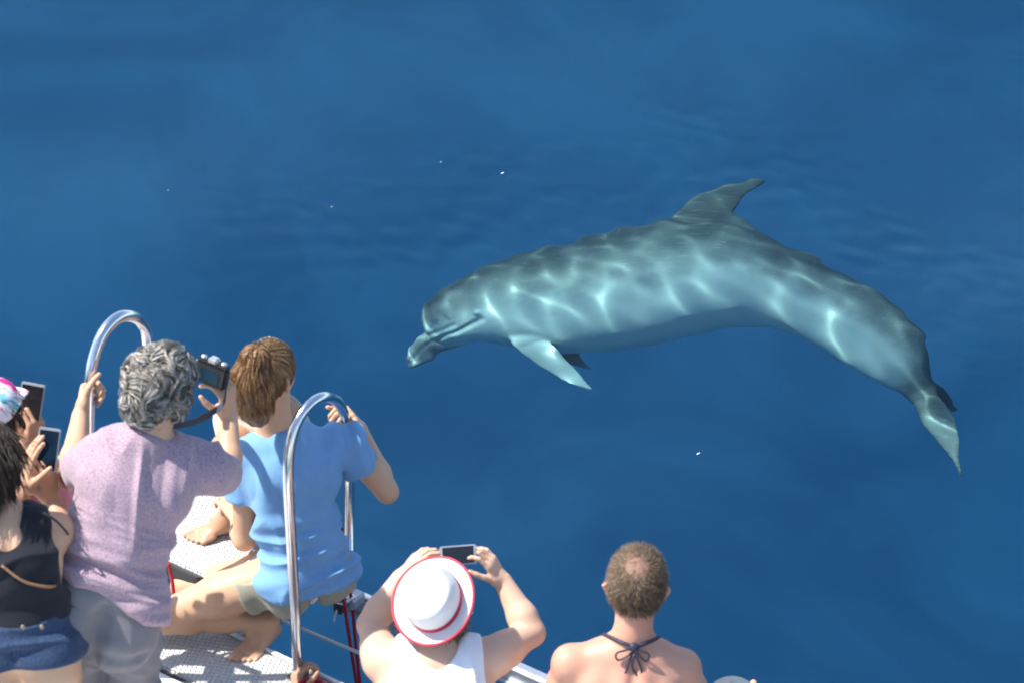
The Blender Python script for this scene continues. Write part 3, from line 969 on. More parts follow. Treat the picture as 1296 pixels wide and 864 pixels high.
# outer platform over the bow
E = atz(226, 713, 1.15)
def pe(u, w): return E[:2] + U[:2] * u + WF[:2] * w
slab('bow_platform', [pe(-.62, 0), pe(.17, 0), pe(.14, .50), pe(-.62, .50)], 1.105, 1.15, M['nonslip'], boat)
bar('platform_edging', np.append(pe(-.225, -.009), 1.115), .39, .008, .030, U, WF, M['rubber'], boat, .003)
for w_ in (.06, .44):
    bar('platform_bearer', np.append(pe(-.225, w_), 1.075), .385, .03, .030, U, WF, M['alu'], boat, .005)
# crossbeam with a lower lip
B0 = atz(441, 754, 1.02)
bm0 = B0 - U * 1.5; bm1 = B0 + U * 2.9
bc = (bm0 + bm1) / 2; bl = np.linalg.norm(bm1 - bm0) / 2
bar('crossbeam', bc, bl, .024, .036, U, WF, M['alu'], boat, .012)
bar('crossbeam_lip', bc - WF * .030 - ZU * .030, bl, .008, .005, U, WF, M['alu'], boat, .002)
# thin stay stretched below and in front of the walkway
w0 = atz(208, 722, .92); w1 = atz(470, 832, .92)
wd = nrm(w1 - w0)
tube_obj('stay_wire', [w0 - wd * 1.2, w0, w1, w1 + wd * 2.3], .0062, M['white_line'], boat, 8)
# seat board with its edge trim
S0 = atz(404, 766, 1.27) - U * .045
def ps(u, w): return S0[:2] + U[:2] * u + WF[:2] * w
slab('seat_board', [ps(-.30, .02), ps(0, .02), ps(-.02, .27), ps(-.30, .27)], 1.235, 1.27, M['gelcoat'], boat)
for du_, dw_ in ((-.26, .15),):
    q_ = np.append(ps(du_, dw_), 1.24)
    tube_obj('seat_post', [q_, q_ - ZU * (.24 if dw_ < .1 else .22)], .014, M['steel'], boat, 10)
# steel hoop rails
def hoop(pts, r=.0175):
    return tube_obj('hoop_rail', catmull(pts, 90), r, M['steel'], boat, 18)
n2 = atz(378, 862, DECK - .01)                 # foot of the near leg
f2 = atz(441, 758, 1.05)
HOOP2 = [n2, aty(374, 780, n2[1] + .02), aty(369, 690, n2[1] + .05), aty(365, 610, n2[1] + .08), aty(367, 566, n2[1] + .11), aty(377, 532, n2[1] + .15), aty(394, 510, n2[1] + .20), aty(414, 502, n2[1] + .27),
         aty(430, 512, n2[1] + .42), aty(439, 540, n2[1] + .56), aty(442, 590, n2[1] + .60), aty(442, 660, n2[1] + .58), f2]
hoop2 = hoop(HOOP2)
y1 = 8.42
HOOP1 = [aty(110, 700, y1 - .04), aty(111, 600, y1 - .02), aty(112, 540, y1), aty(113, 490, y1 + .02), aty(118, 455, y1 + .05), aty(131, 421, y1 + .10), aty(150, 402, y1 + .16), aty(169, 401, y1 + .22),
         aty(182, 414, y1 + .28), aty(187, 440, y1 + .31), aty(189, 500, y1 + .33), aty(190, 600, y1 + .33), aty(190, 690, y1 + .33)]
hoop1 = hoop(HOOP1, .0185)
for p_ in (n2, f2):
    bar('hoop_foot', p_ + ZU * .012, .032, .032, .012, U, WF, M['steel'], boat, .004)
# legs of the other hoop carry on down to the deck
for q_ in (HOOP1[0], HOOP1[-1]):
    tube_obj('hoop_leg', [q_ + ZU * .01, np.array([q_[0], q_[1], DECK - .02])], .0185, M['steel'], boat, 14)
# low side rails
g0 = aty(18, 559, 8.55); g1 = aty(112, 604, 8.42)
tube_obj('side_rail', [g0 - (g1 - g0) * .8, g0, g1], .014, M['steel'], boat, 12)
h0 = aty(84, 618, 8.55); h1 = aty(108, 676, 8.50)
tube_obj('side_rail', [h0 - (h1 - h0) * .5, h0, h1, h1 + (h1 - h0) * .6], .018, M['gelcoat'], boat, 12)
# clamp and shackle where the hoop meets the beam
bar('clamp', aty(446, 757, f2[1] - .02) + ZU * .0, .03, .036, .02, U, WF, M['alu'], boat, .006)
bar('shackle', aty(429, 768, f2[1] - .05), .016, .014, .022, U, WF, M['rubber'], boat, .005)
tube_obj('shackle_pin', [aty(424, 762, f2[1] - .06), aty(436, 764, f2[1] - .06), aty(450, 752, f2[1] - .05)], .006, M['steel'], boat, 8)

# ropes
def rope(name, pts, r, m, label, cat, group=None):
    P = catmull(pts, 60)
    rr = r * (1 + .10 * np.sin(np.arange(60) * 2.4))
    o = tube_obj(name, P, rr, m, None, 8); tag(o, label, cat, group); return o
yb = f2[1] - .06
rope('rope', [aty(433, 668, yb + .03), aty(433, 715, yb), aty(436, 762, yb - .02), aty(443, 812, yb - .03), aty(452, 870, yb - .05), aty(458, 930, yb - .05)], .0062, M['rope_red'], 'red rope hanging from the hoop past the shackle on the beam', 'rope')
rope('rope', [aty(436, 690, yb + .05), aty(439, 715, yb + .02), aty(446, 768, yb + .015), aty(450, 812, yb - .01), aty(456, 870, yb - .04), aty(460, 930, yb - .05)], .0058, M['rope_red'], 'second red rope strand hanging straight off the beam clamp', 'rope')
rope('rope', [aty(214, 712, 8.62), aty(216, 724, 8.62), aty(219, 742, 8.60), aty(221, 770, 8.58)], .0062, M['rope_red'], 'short red lashing tied under the bow platform edge', 'rope')
rope('rope', [aty(426, 772, yb - .01), aty(424, 780, yb - .01), aty(423, 786, yb - .02)], .0035, M['white_line'], 'frayed white cord end dangling from the shackle', 'cord')
cr_ = [n2 + U * (.09 + .045 * math.cos(a)) + WF * (-.045 + .045 * math.sin(a)) + ZU * (.022 + a * .0016) for a in np.linspace(0, 18, 40)]
rope('rope_coil', cr_, .0075, M['rope_red'], 'small coil of red rope lying at the hoop foot', 'rope')

# ------------------------------------------------------------------ the people
A = aty
def stand_legs(J, y, spread=.0):
    for sd in 'LR':
        hp = J['hp' + sd]
        J['kn' + sd] = np.array([hp[0], hp[1] + .03, DECK + .47]); J['an' + sd] = np.array([hp[0], hp[1] - .02, DECK + .085])
def crouch_legs(J):
    """sitting on the deck with the knees drawn forward"""
    for sd in 'LR':
        hp = J['hp' + sd]
        J['an' + sd] = np.array([hp[0], hp[1] + .52, DECK + .08])
        J['kn' + sd] = bent(hp, J['an' + sd], .40, .39, (0, .2, 1))

# --- person in the purple T-shirt
def purple_person():
    Y = 8.0
    J = dict(head=A(202, 489, Y), c7=A(190, 550, Y - .05), pel=A(128, 754, Y - .28), shL=A(124, 586, Y - .06), shR=A(262, 592, Y - .03),
             hpL=A(86, 768, Y - .27), hpR=A(160, 776, Y - .25))
    J['wrL'] = A(102, 524, y1 - .065); J['elL'] = bent(J['shL'], J['wrL'], .27, .25, (-.55, .1, -1))
    J['wrR'] = A(290, 522, Y + .42); J['elR'] = A(289, 603, Y + .26)
    stand_legs(J, Y)
    g = rig(J, 1.0, fat=.95, chest=1.0)
    head_frame(g, (.66, .72, -.22), (.05, .1, 1))
    root = empty('person', (J['pel'][0], J['pel'][1], DECK))
    feet = [dict(ankle=J['an' + s_], toe_dir=(.3, 1, 0), inner=((1, 0, 0) if s_ == 'L' else (-1, 0, 0))) for s_ in 'LR']
    pole = A(113, 505, y1 + .015)
    hands = [dict(wrist=J['wrL'], fwd=(.10, .95, .30), palm=(1, -.08, 0), thumb=(0, -.2, 1), curl=(62, 78, 55), tcurl=32, tout=.6),
             dict(wrist=J['wrR'], fwd=A(285, 478, Y + .41) - J['wrR'], palm=(-.85, .45, .1), thumb=(-.1, -.8, .4), curl=(40, 50, 30), tcurl=30)]
    mid = (J['hpL'] + J['hpR']) / 2; up = g.up
    cleft = catmull([mid - g.frH * .135 + up * .05, mid - g.frH * .14 - up * .03, mid - g.frH * .12 - up * .11, mid - g.frH * .06 - up * .15], 10)
    skin_body(g, root, hands, feet, M['skin'], post=lambda S: S.engrave(cleft, .030, .034))
    eyes(g, root)
    up, lat, fr = g.up, g.latS, g.frS
    pr = torso(g, .012, .012)
    pr[0] = (J['pel'] - up * .06, g.waist, (.166, .118), (.144, .110), g.latH, .05)
    pr += [(J['hp' + s_] - g.frH * .052 + up * .03, J['hp' + s_] - g.frH * .05 - up * .04, .104, .104, (1, 0, 0), .04) for s_ in 'LR']
    pr = pr + arm(g, 'L', .016, 'elbow')[:1] + arm(g, 'R', .016, 'elbow')[:1]
    eL, eR = J['elL'], J['elR']
    pr += [(J['shL'], lerp(J['shL'], eL, .55), .061, .058, (1, 0, 0), .03), (J['shR'], lerp(J['shR'], eR, .55), .062, .059, (1, 0, 0), .03)]
    hem = J['pel'] + up * .030
    wst = g.waist
    def folds(v):
        t = (v - hem) @ up
        low = np.clip(1 - t / .30, 0, 1)
        dia = nrm(lat * .92 + up * .32)
        a = ridges(v, dia, up, 3.6, 26, 1.0); b = ridges(v, nrm(lat * .8 - up * .35), up, 6, 40, 4.0)
        side = np.clip(((v - wst) @ lat + .15) / .3, 0, 1)
        hi = ridges(v, nrm(up - lat * .6), lat, 4, 20, 7.0)
        return (.021 * a + .009 * b) * low + .015 * hi * (1 - low) - .001
    clips = [(hem - up * .005 + lat * 0, -up - lat * .24), (J['c7'] + up * .012, up - fr * .12)]
    clips += [(lerp(J['shL'], eL, .50), eL - J['shL']), (lerp(J['shR'], eR, .52), eR - J['shR'])]
    def clipping(S):
        pass
    # sleeves are cut separately so that the planes do not slice the trunk
    def post(S):
        X, Yg, Z = S.coords()
        for (p, n, c) in ((clips[2][0], clips[2][1], J['shL']), (clips[3][0], clips[3][1], J['shR'])):
            n = nrm(n)
            e = (X - p[0]) * n[0] + (Yg - p[1]) * n[1] + (Z - p[2]) * n[2]
            near = np.sqrt((X - p[0]) ** 2 + (Yg - p[1]) ** 2 + (Z - p[2]) ** 2) < .16
            S.d = np.where(near, np.maximum(S.d, e), S.d).astype(np.float32)
        # round neckline
        c = J['c7'] + up * .045 + fr * .03
        S.add(c - up * .05, c + up * .10, (.072, .075), (.085, .085), lat, k=.006, sub=True)
    sh = cloth('shirt', root, pr, M['purple'], clips[:2], folds, .005, post=post, dip=-.009)
    # gathers at the waist are already in the mesh; trousers
    pt = torso(g, .008)[:1] + torso(g, .010)[3:5]
    pt = [(a, b, c, d, l, k) for a, b, c, d, l, k in pt] + leg(g, 'L', .016) + leg(g, 'R', .016)
    for s_ in 'LR':
        pt += [(J['hp' + s_] - g.frH * .05 - up * .02, J['hp' + s_] - g.frH * .045 - up * .08, .087, .085, (1, 0, 0), .03),
               (lerp(J['kn' + s_], J['hp' + s_], .1), J['an' + s_] + ZU * .04, .072, .068, (1, 0, 0), .03)]
    mid = (J['hpL'] + J['hpR']) / 2
    def post2(S):
        S.engrave(cleft, .022, .020)
        for s_, sg in (('L', -1), ('R', 1)):
            pk = J['hp' + s_] + up * .035
            S.engrave(catmull([pk - g.frH * .128 - g.latH * sg * .045, pk - g.frH * .132, pk - g.frH * .118 + g.latH * sg * .05 + up * .012], 8), .006, .005)
            hp = J['hp' + s_] - up * .115
            S.engrave(catmull([hp - g.frH * .125 - g.latH * sg * .05, hp - g.frH * .135 + g.latH * sg * .01 - up * .01, hp - g.frH * .10 + g.latH * sg * .075 + up * .015], 8), .018, .012)
    def folds2(v):
        t = (mid - v) @ up
        a = ridges(v, nrm(g.latH + up * .35), up, 5, 26, 2.0); b = ridges(v, up, g.latH, 4, 22, 5.0)
        return (.007 * a + .005 * b) * np.clip(.35 + t / .15, .3, 1)
    tr = cloth('trousers', root, pt, M['grey_cloth'], [(J['pel'] + up * .075, up)], folds2, .005, post=post2)
    # hip pocket flap and seam
    # hair: grey curls, gathered in a small bun
    c = J['head']; f, u, r = g.hf, g.hu, g.hr
    def extra(S):
        S.add(c - f * .080 - u * .020, c - f * .088 - u * .03, .032, k=.02)            # bun
        S.add(c - f * .045 - u * .06, c - f * .03 - u * .085, (.062, .05), (.045, .04), lat=r, k=.03)
        for b in (-1, 1):
            S.add(c + r * b * .068 - u * .015 + f * .012, c + r * b * .062 - u * .05 + f * .01, .030, .022, k=.02)
    ob, v, n = shell('hair', root, M['hair_grey'], g, .007, [(c + f * .062 + u * .03, f - u * .25)], extra, .005, lambda v: .006 * vnoise(v * 32) + .004 * vnoise(v * 70))
    def step(p, nn, t, rnd):
        swirl = np.stack([vnoise(p * 30 + 3), vnoise(p * 30 + 17), vnoise(p * 30 + 31)], 1)
        back = -f * .7 - u * .55
        tang = back - nn * (nn @ back)[:, None]
        return tang * .7 + swirl * 1.7
    strands('curls', ob, M['hair_grey'], v, n, step, 8500, 8, .070, .0013, 3, .5, hug=o_sdf[ob.name], lift=.013)
    tag(root, 'person with curly grey hair, heathered purple T-shirt and grey trousers gripping a hoop rail', 'person')
    return g, root
def heather(name, c1, c2, scale):
    m = mat(name, c1, .92, spec=.15, sheen=.2, bump=(500, .25, .001))
    nt = m.node_tree; b = nt.nodes['Principled BSDF']; tc = nt.nodes['Texture Coordinate']
    n = nt.nodes.new('ShaderNodeTexNoise'); n.inputs['Scale'].default_value = scale; n.inputs['Detail'].default_value = 2
    mp = nt.nodes.new('ShaderNodeMapping'); mp.inputs['Scale'].default_value = (1, 1, 2.2)
    nt.links.new(tc.outputs['Object'], mp.inputs[0]); nt.links.new(mp.outputs[0], n.inputs['Vector'])
    mr = nt.nodes.new('ShaderNodeMapRange'); mr.inputs['From Min'].default_value = .42; mr.inputs['From Max'].default_value = .60
    nt.links.new(n.outputs['Fac'], mr.inputs['Value'])
    mx = nt.nodes.new('ShaderNodeMix'); mx.data_type = 'RGBA'; mx.inputs['A'].default_value = (*c1, 1); mx.inputs['B'].default_value = (*c2, 1)
    nt.links.new(mr.outputs[0], mx.inputs['Factor']); nt.links.new(mx.outputs['Result'], b.inputs['Base Color'])
    return m
M['purple'] = heather('heather_purple_jersey', (.43, .315, .355), (.285, .190, .240), 170)
M['grey_cloth'] = cloth_mat('grey_trouser_cloth', (.200, .188, .198), (.188, .176, .186), .6, 40)
M['hair_grey'] = hair_mat('grey_hair', [(.040, .032, .026), (.16, .135, .11), (.46, .42, .36), (.76, .72, .65)])
g_purple, r_purple = purple_person()

# --- person in the blue T-shirt, sitting sideways with one leg tucked under
def blue_person():
    Y = 8.72
    J = dict(head=A(338, 478, Y + .03), c7=A(352, 545, Y), pel=A(384, 712, Y - .14), shL=A(312, 580, Y - .03), shR=A(436, 560, Y + .06),
             hpL=A(352, 728, Y - .16), hpR=A(408, 712, Y - .08))
    J['elL'] = A(309, 682, Y - .06); J['wrL'] = A(300, 652, Y + .16)
    J['elR'] = A(490, 622, Y + .06); J['wrR'] = A(454, 540, Y + .20)
    J['knL'] = A(196, 783, Y - .17); J['anL'] = A(340, 787, 8.56)
    J['knR'] = A(236, 742, Y + .10); J['anR'] = A(330, 770, Y + .12)
    g = rig(J, .97, fat=.88, arm=.98, leg=.98, hipw=.90)
    head_frame(g, (.50, .84, -.20), (-.10, .1, 1))
    root = empty('person', (J['pel'][0], J['pel'][1], 1.27))
    feet = [dict(ankle=J['anL'], toe_dir=A(300, 836, 8.40) - J['anL'] + ZU * .05, up=(0, -.15, 1), inner=(-.4, .5, 0)), dict(ankle=J['anR'], toe_dir=(-.5, .2, -.4), inner=(.3, -.6, 0))]
    hands = [dict(wrist=J['wrL'], fwd=(-.3, .6, .1), palm=(.1, .1, -1), thumb=(.8, .3, 0), curl=(30, 35, 25)),
             dict(wrist=J['wrR'], fwd=A(434, 511, Y + .14) - J['wrR'], palm=(-.55, -.15, -.75), thumb=(-.5, .5, .6), curl=(55, 60, 40), tcurl=30, tout=.5)]
    skin_body(g, root, hands, feet, M['skin'])
    eyes(g, root)
    up, lat, fr = g.up, g.latS, g.frS
    pr = torso(g, .012, .012)
    pr[0] = (J['pel'] - up * .05, g.waist, (.146, .110), (.122, .096), g.latH, .05)
    eL, eR = J['elL'], J['elR']
    pr += [(J['shL'], lerp(J['shL'], eL, .45), .064, .064, (1, 0, 0), .03), (J['shR'], lerp(J['shR'], eR, .45), .066, .066, (1, 0, 0), .03)]
    hem = J['pel'] - up * .050
    def folds(v):
        t = (v - hem) @ up
        low = np.clip(1.15 - t / .28, 0, 1)
        a = ridges(v, nrm(lat + up * .25), up, 4.5, 25, 11.0); b = ridges(v, nrm(up + lat * .5), lat, 4.5, 22, 14.0)
        return .022 * a * low + .016 * b * (1 - .5 * low) - .001
    def post(S):
        X, Yg, Z = S.coords()
        for p, n in ((lerp(J['shL'], eL, .46), eL - J['shL']), (lerp(J['shR'], eR, .44), eR - J['shR'])):
            n = nrm(n); e = (X - p[0]) * n[0] + (Yg - p[1]) * n[1] + (Z - p[2]) * n[2]
            near = np.sqrt((X - p[0]) ** 2 + (Yg - p[1]) ** 2 + (Z - p[2]) ** 2) < .12
            S.d = np.where(near, np.maximum(S.d, e), S.d).astype(np.float32)
        c = J['c7'] + up * .045 + fr * .03
        S.add(c - up * .055, c + up * .10, (.074, .078), (.085, .085), lat, k=.006, sub=True)
    cloth('shirt', root, pr, M['blue'], [(hem, -up + g.frH * .25), (J['c7'] + up * .012, up - fr * .10)], folds, .005, post=post, dip=-.009)
    # shorts
    ps_ = torso(g, .005)[:1] + torso(g, .008)[3:5]
    for s_ in 'LR':
        ps_ += [(J['hp' + s_], lerp(J['hp' + s_], J['kn' + s_], .32), .094, .090, (1, 0, 0), .03)]
    def post2(S):
        X, Yg, Z = S.coords()
        for s_ in 'LR':
            p = lerp(J['hp' + s_], J['kn' + s_], .27); n = nrm(J['kn' + s_] - J['hp' + s_])
            e = (X - p[0]) * n[0] + (Yg - p[1]) * n[1] + (Z - p[2]) * n[2]
            near = np.sqrt((X - p[0]) ** 2 + (Yg - p[1]) ** 2 + (Z - p[2]) ** 2) < .17
            S.d = np.where(near, np.maximum(S.d, e), S.d).astype(np.float32)
    def folds2(v):
        return .0065 * ridges(v, nrm(up + lat * .2), nrm(J['knL'] - J['hpL']), 5, 22, 21.0)
    cloth('shorts', root, ps_, M['khaki'], [(J['pel'] - up * .012, up)], folds2, .005, post=post2)
    # hair: brown, tied in a pony tail that hangs to the nape
    c = J['head']; f, u, r = g.hf, g.hu, g.hr
    tie = A(328, 440, c[1] - .10)
    ob, v, n = shell('hair', root, M['hair_brown'], g, .011, [(c + f * .060 + u * .045, f - u * .35), (c - u * .062 - f * .02, -u + f * .5)], None, .0045, lambda v: .003 * vnoise(v * 60))
    def step(p, nn, t, rnd):
        d = tie - p; d = d / (np.linalg.norm(d, axis=1)[:, None] + 1e-6)
        d = d - nn * (d * nn).sum(1)[:, None] * .9
        return d + (rnd[:, 1:4] - .5) * .25
    strands('swept_hair', ob, M['hair_brown'], v, n, step, 4200, 6, .065, .0012, 5, .4, hug=o_sdf[ob.name], lift=.004)
    # the tail itself
    S = Sdf(tie - .26, tie + .26, .005)
    T = [tie, A(323, 455, c[1] - .15), A(319, 480, c[1] - .165), A(322, 512, c[1] - .145), A(334, 549, c[1] - .10)]
    S.chain(T, [.017, .040, .062, .055, .020], k=.015)
    vt, qt = S.mesh(); vt = smooth_verts(vt, qt, 2); nt_ = vert_normals(vt, qt)
    vt = vt + nt_ * (.005 * vnoise(vt * np.array([70, 70, 12.]) ))[:, None]
    tail = make_mesh('ponytail', vt, qt, M['hair_brown'], ob); attr(tail, 'rnd', .3 + .3 * vnoise(vt * np.array([60, 60, 9.])))
    Ta = np.array(T)
    def step2(p, nn, t, rnd):
        k = ((p[:, None, :] - Ta[None]) ** 2).sum(2).argmin(1); k2 = np.minimum(k + 1, len(T) - 1); k1 = np.maximum(k2 - 1, 0)
        d = Ta[k2] - Ta[k1]; d = d / (np.linalg.norm(d, axis=1)[:, None] + 1e-6)
        return d + (rnd[:, 1:4] - .5) * .25 + nn * .05
    up_half = (vt - tie) @ u > -.15
    strands('tail_strands', ob, M['hair_brown'], vt[up_half], nt_[up_half], step2, 3600, 7, .085, .0013, 6, .4, hug=S, lift=.006)
    V, F = tube([tie + .024 * (math.cos(a) * nrm(np.cross(T[1] - T[0], r)) + math.sin(a) * r) for a in np.linspace(0, 2 * math.pi, 22)], .006, 8, False)
    make_mesh('hair_tie', V, fobj(F), M['black'], ob)
    tag(root, 'person with brown ponytail, blue T-shirt and khaki shorts sitting barefoot on the bow seat', 'person')
    return g, root
M['blue'] = cloth_mat('blue_jersey', (.175, .35, .585), (.155, .32, .55), .6, 30)
M['khaki'] = cloth_mat('khaki_cotton', (.33, .315, .24), (.28, .27, .205), .6, 60)
M['hair_brown'] = hair_mat('brown_hair', [(.08, .036, .014), (.19, .095, .038), (.35, .195, .085), (.55, .35, .17)])
g_blue, r_blue = blue_person()

# --- things that people hold or wear
def obox(name, c, ax, ay, az, hx, hy, hz, m, parent=None, bev=.003):
    return bar(name, c, hx, hy, hz, ax, ay, m, parent, bev, az)
def phone(c, up, face, w, h, label, group=None, screen=None):
    """slab phone: up = long axis, face = direction of the screen"""
    up = nrm(up); face = np.asarray(face, float); face = nrm(face - up * face.dot(up)); x = np.cross(up, face)
    root = empty('phone', tuple(c))
    obox('case', c, x, up, face, w, h, .0042, M['silver'], root, .003)
    obox('screen', c + face * .0046, x, up, face, w - .004, h - .008, .0010, screen or M['darkglass'], root, .0006)
    obox('camera_lens', c - face * .005 + up * h * .8, x, up, face, .005, .005, .0015, M['black'], root, .001)
    tag(root, label, 'phone', group)
    return root
def lathe_grid(profile, seg, fn):
    """profile list of (r, z); fn(r, z, a) gives a point; returns verts and quads"""
    V = []; F = []
    an = np.linspace(0, 2 * np.pi, seg, endpoint=False)
    for r, z in profile:
        for a in an: V.append(fn(r, z, a))
    n = len(profile)
    for i in range(n - 1):
        for j in range(seg):
            k = (j + 1) % seg
            F.append([i * seg + j, i * seg + k, (i + 1) * seg + k, (i + 1) * seg + j])
    return np.array(V), F

# --- person in the white hat and vest, photographing
def hat_person():
    Y = 7.85
    head_c = A(556, 768, Y)
    J = dict(head=head_c, c7=A(552, 822, Y - .09), pel=A(548, 975, Y - .22), shL=A(484, 836, Y - .07), shR=A(626, 830, Y - .05),
             hpL=A(512, 985, Y - .20), hpR=A(584, 985, Y - .20))
    J['wrL'] = A(508, 730, Y + .19); J['elL'] = A(470, 790, Y + .10)
    J['wrR'] = A(636, 734, Y + .19); J['elR'] = A(672, 800, Y + .08)
    crouch_legs(J)
    g = rig(J, 1.0, fat=1.08, arm=1.12, chest=1.05)
    head_frame(g, (.05, .92, .34), (-.10, -.34, .92))
    root = empty('person', (J['pel'][0], J['pel'][1], DECK))
    hands = [dict(wrist=J['wrL'], fwd=A(548, 690, Y + .21) - J['wrL'], palm=(.75, .2, -.5), thumb=(.2, -.9, -.1), curl=(12, 40, 35), tcurl=18, tout=.45, sizes=.9),
             dict(wrist=J['wrR'], fwd=A(604, 687, Y + .21) - J['wrR'], palm=(-.75, .2, -.5), thumb=(-.2, -.9, -.1), curl=(12, 40, 35), tcurl=18, tout=.45, sizes=.9)]
    skin_body(g, root, hands, [dict(ankle=J['an' + s_], toe_dir=(0, 1, 0)) for s_ in 'LR'], M['skin_pale'])
    eyes(g, root)
    up, lat, fr = g.up, g.latS, g.frS
    # vest: trunk only, straps over the shoulders, deep arm holes
    pr = torso(g, .008, .006)
    def post(S):
        for s_, sg in (('L', -1), ('R', 1)):
            sh = J['sh' + s_]
            S.add(sh + lat * sg * .010 - up * .10, sh + lat * sg * .035 + up * .09, (.072, .13), (.080, .13), lat, k=.008, sub=True)
        c = J['c7'] + fr * .02
        S.add(c - up * .025, c + up * .12, (.074, .11), (.084, .12), lat, k=.008, sub=True)
    cloth('vest', root, pr, M['white_cloth'], [(J['pel'] - up * .02, -up)], lambda v: .009 * ridges(v, nrm(up + lat * .2), lat, 4, 14, 31.0), .005, post=post)
    cloth('shorts', root, torso(g, .010)[:1] + torso(g, .010)[3:5] + [(J['hp' + s_], lerp(J['hp' + s_], J['kn' + s_], .5), .098, .090, (1, 0, 0), .03) for s_ in 'LR'], M['navy'], [(J['pel'] + up * .08, up)])
    c = J['head']; f, u, r = g.hf, g.hu, g.hr
    ob, v, n = shell('hair', root, M['hair_dkblond'], g, .008, [(c + f * .05 + u * .05, f - u * .3), (c - u * .098 - f * .03, -u + f * .55), (c + u * .045, u)], None, .005)
    strands('short_hair', ob, M['hair_dkblond'], v, n, lambda p, nn, t, rnd: (-u * .9 - f * .15) + nn * .12 + (rnd[:, 1:4] - .5) * .9, 2600, 4, .036, .0015, 9, .4)
    # trilby: brim, pinched crown, red band and red edging
    ax = nrm(V3(-.26, -.50, .82))
    hf = nrm(f - ax * f.dot(ax)); hr_ = np.cross(hf, ax)
    oc = c + ax * .060
    def pt(rr, z, a):
        x, y = rr * math.cos(a) * .93, rr * math.sin(a) * 1.06
        zz = z
        if rr > .0975:                                           # brim: dips front and back, curls at the sides and rear
            q = (rr - .0975) / .045
            zz = z + .010 * q * math.cos(2 * a) - .006 * q * math.sin(a) + (.022 * q * q * max(0, -math.sin(a)) ** 2)
        return oc + hr_ * x + hf * y + ax * zz
    hat = None
    crown = [(.0965, .0), (.0955, .015), (.094, .035), (.091, .06), (.087, .076), (.081, .088), (.074, .095), (.064, .097), (.052, .093), (.040, .087), (.026, .082), (.012, .080), (.001, .079)]
    def crown_pt(rr, z, a):
        p = pt(rr, z, a)
        x, y = rr * math.cos(a), rr * math.sin(a)
        dent = .020 * math.exp(-((x / .020) ** 2)) * math.exp(-((y - .005) / .05) ** 2) if z > .075 else 0   # crease along the top
        side = 0
        if z > .045:
            for sg in (-1, 1): side += .012 * math.exp(-(((x - sg * .066) / .03) ** 2 + ((y - .045) / .03) ** 2))   # front pinches
        return p - ax * dent - hr_ * math.copysign(side, x)
    V, F = lathe_grid(crown, 48, crown_pt)
    hat = make_mesh('hat', V, fobj(F), M['white_felt'], root)
    bp_ = [(.0955, .004), (.103, .003), (.112, .002), (.122, .001), (.133, .0), (.136, -.001), (.133, -.003), (.120, -.002), (.108, -.001), (.096, .000)]
    V, F = lathe_grid(bp_, 64, pt); make_mesh('brim', V, fobj(F), M['white_felt'], hat)
    V, F = lathe_grid([(.0972, .002), (.0974, .004), (.0968, .022), (.0955, .024)], 48, pt); make_mesh('hat_band', V, fobj(F), M['red_band'], hat)
    ed = [pt(.1365, -.001, a) for a in np.linspace(0, 2 * math.pi, 72)]
    V, F = tube(ed, .0045, 8, False); make_mesh('brim_edging', V, fobj(F), M['red_band'], hat)
    tag(root, 'person in a white hat with red band and white vest holding up a phone', 'person')
    pc = A(580, 698, Y + .19)
    phone(pc + V3(0, 0, -.012), (1, .05, .06), (0, -.75, .62),   .030, .056, 'dark phone held sideways above the white hat')
    return g
M['white_cloth'] = cloth_mat('white_cotton', (.80, .80, .82), (.76, .76, .79), .5, 60)
M['navy'] = cloth_mat('navy_cloth', (.03, .04, .08))
M['white_felt'] = mat('white_straw', (.80, .785, .75), .8, spec=.2, noise=(35, .5, (.74, .72, .68)), bump=(240, .35, .002))
M['red_band'] = mat('red_ribbon', (.55, .02, .05), .55, noise=(90, .4, (.45, .015, .04)), bump=(300, .2, .001))
M['hair_dkblond'] = hair_mat('dark_blond_hair', [(.07, .05, .03), (.16, .12, .075), (.28, .21, .13), (.40, .32, .21)])
g_hat = hat_person()

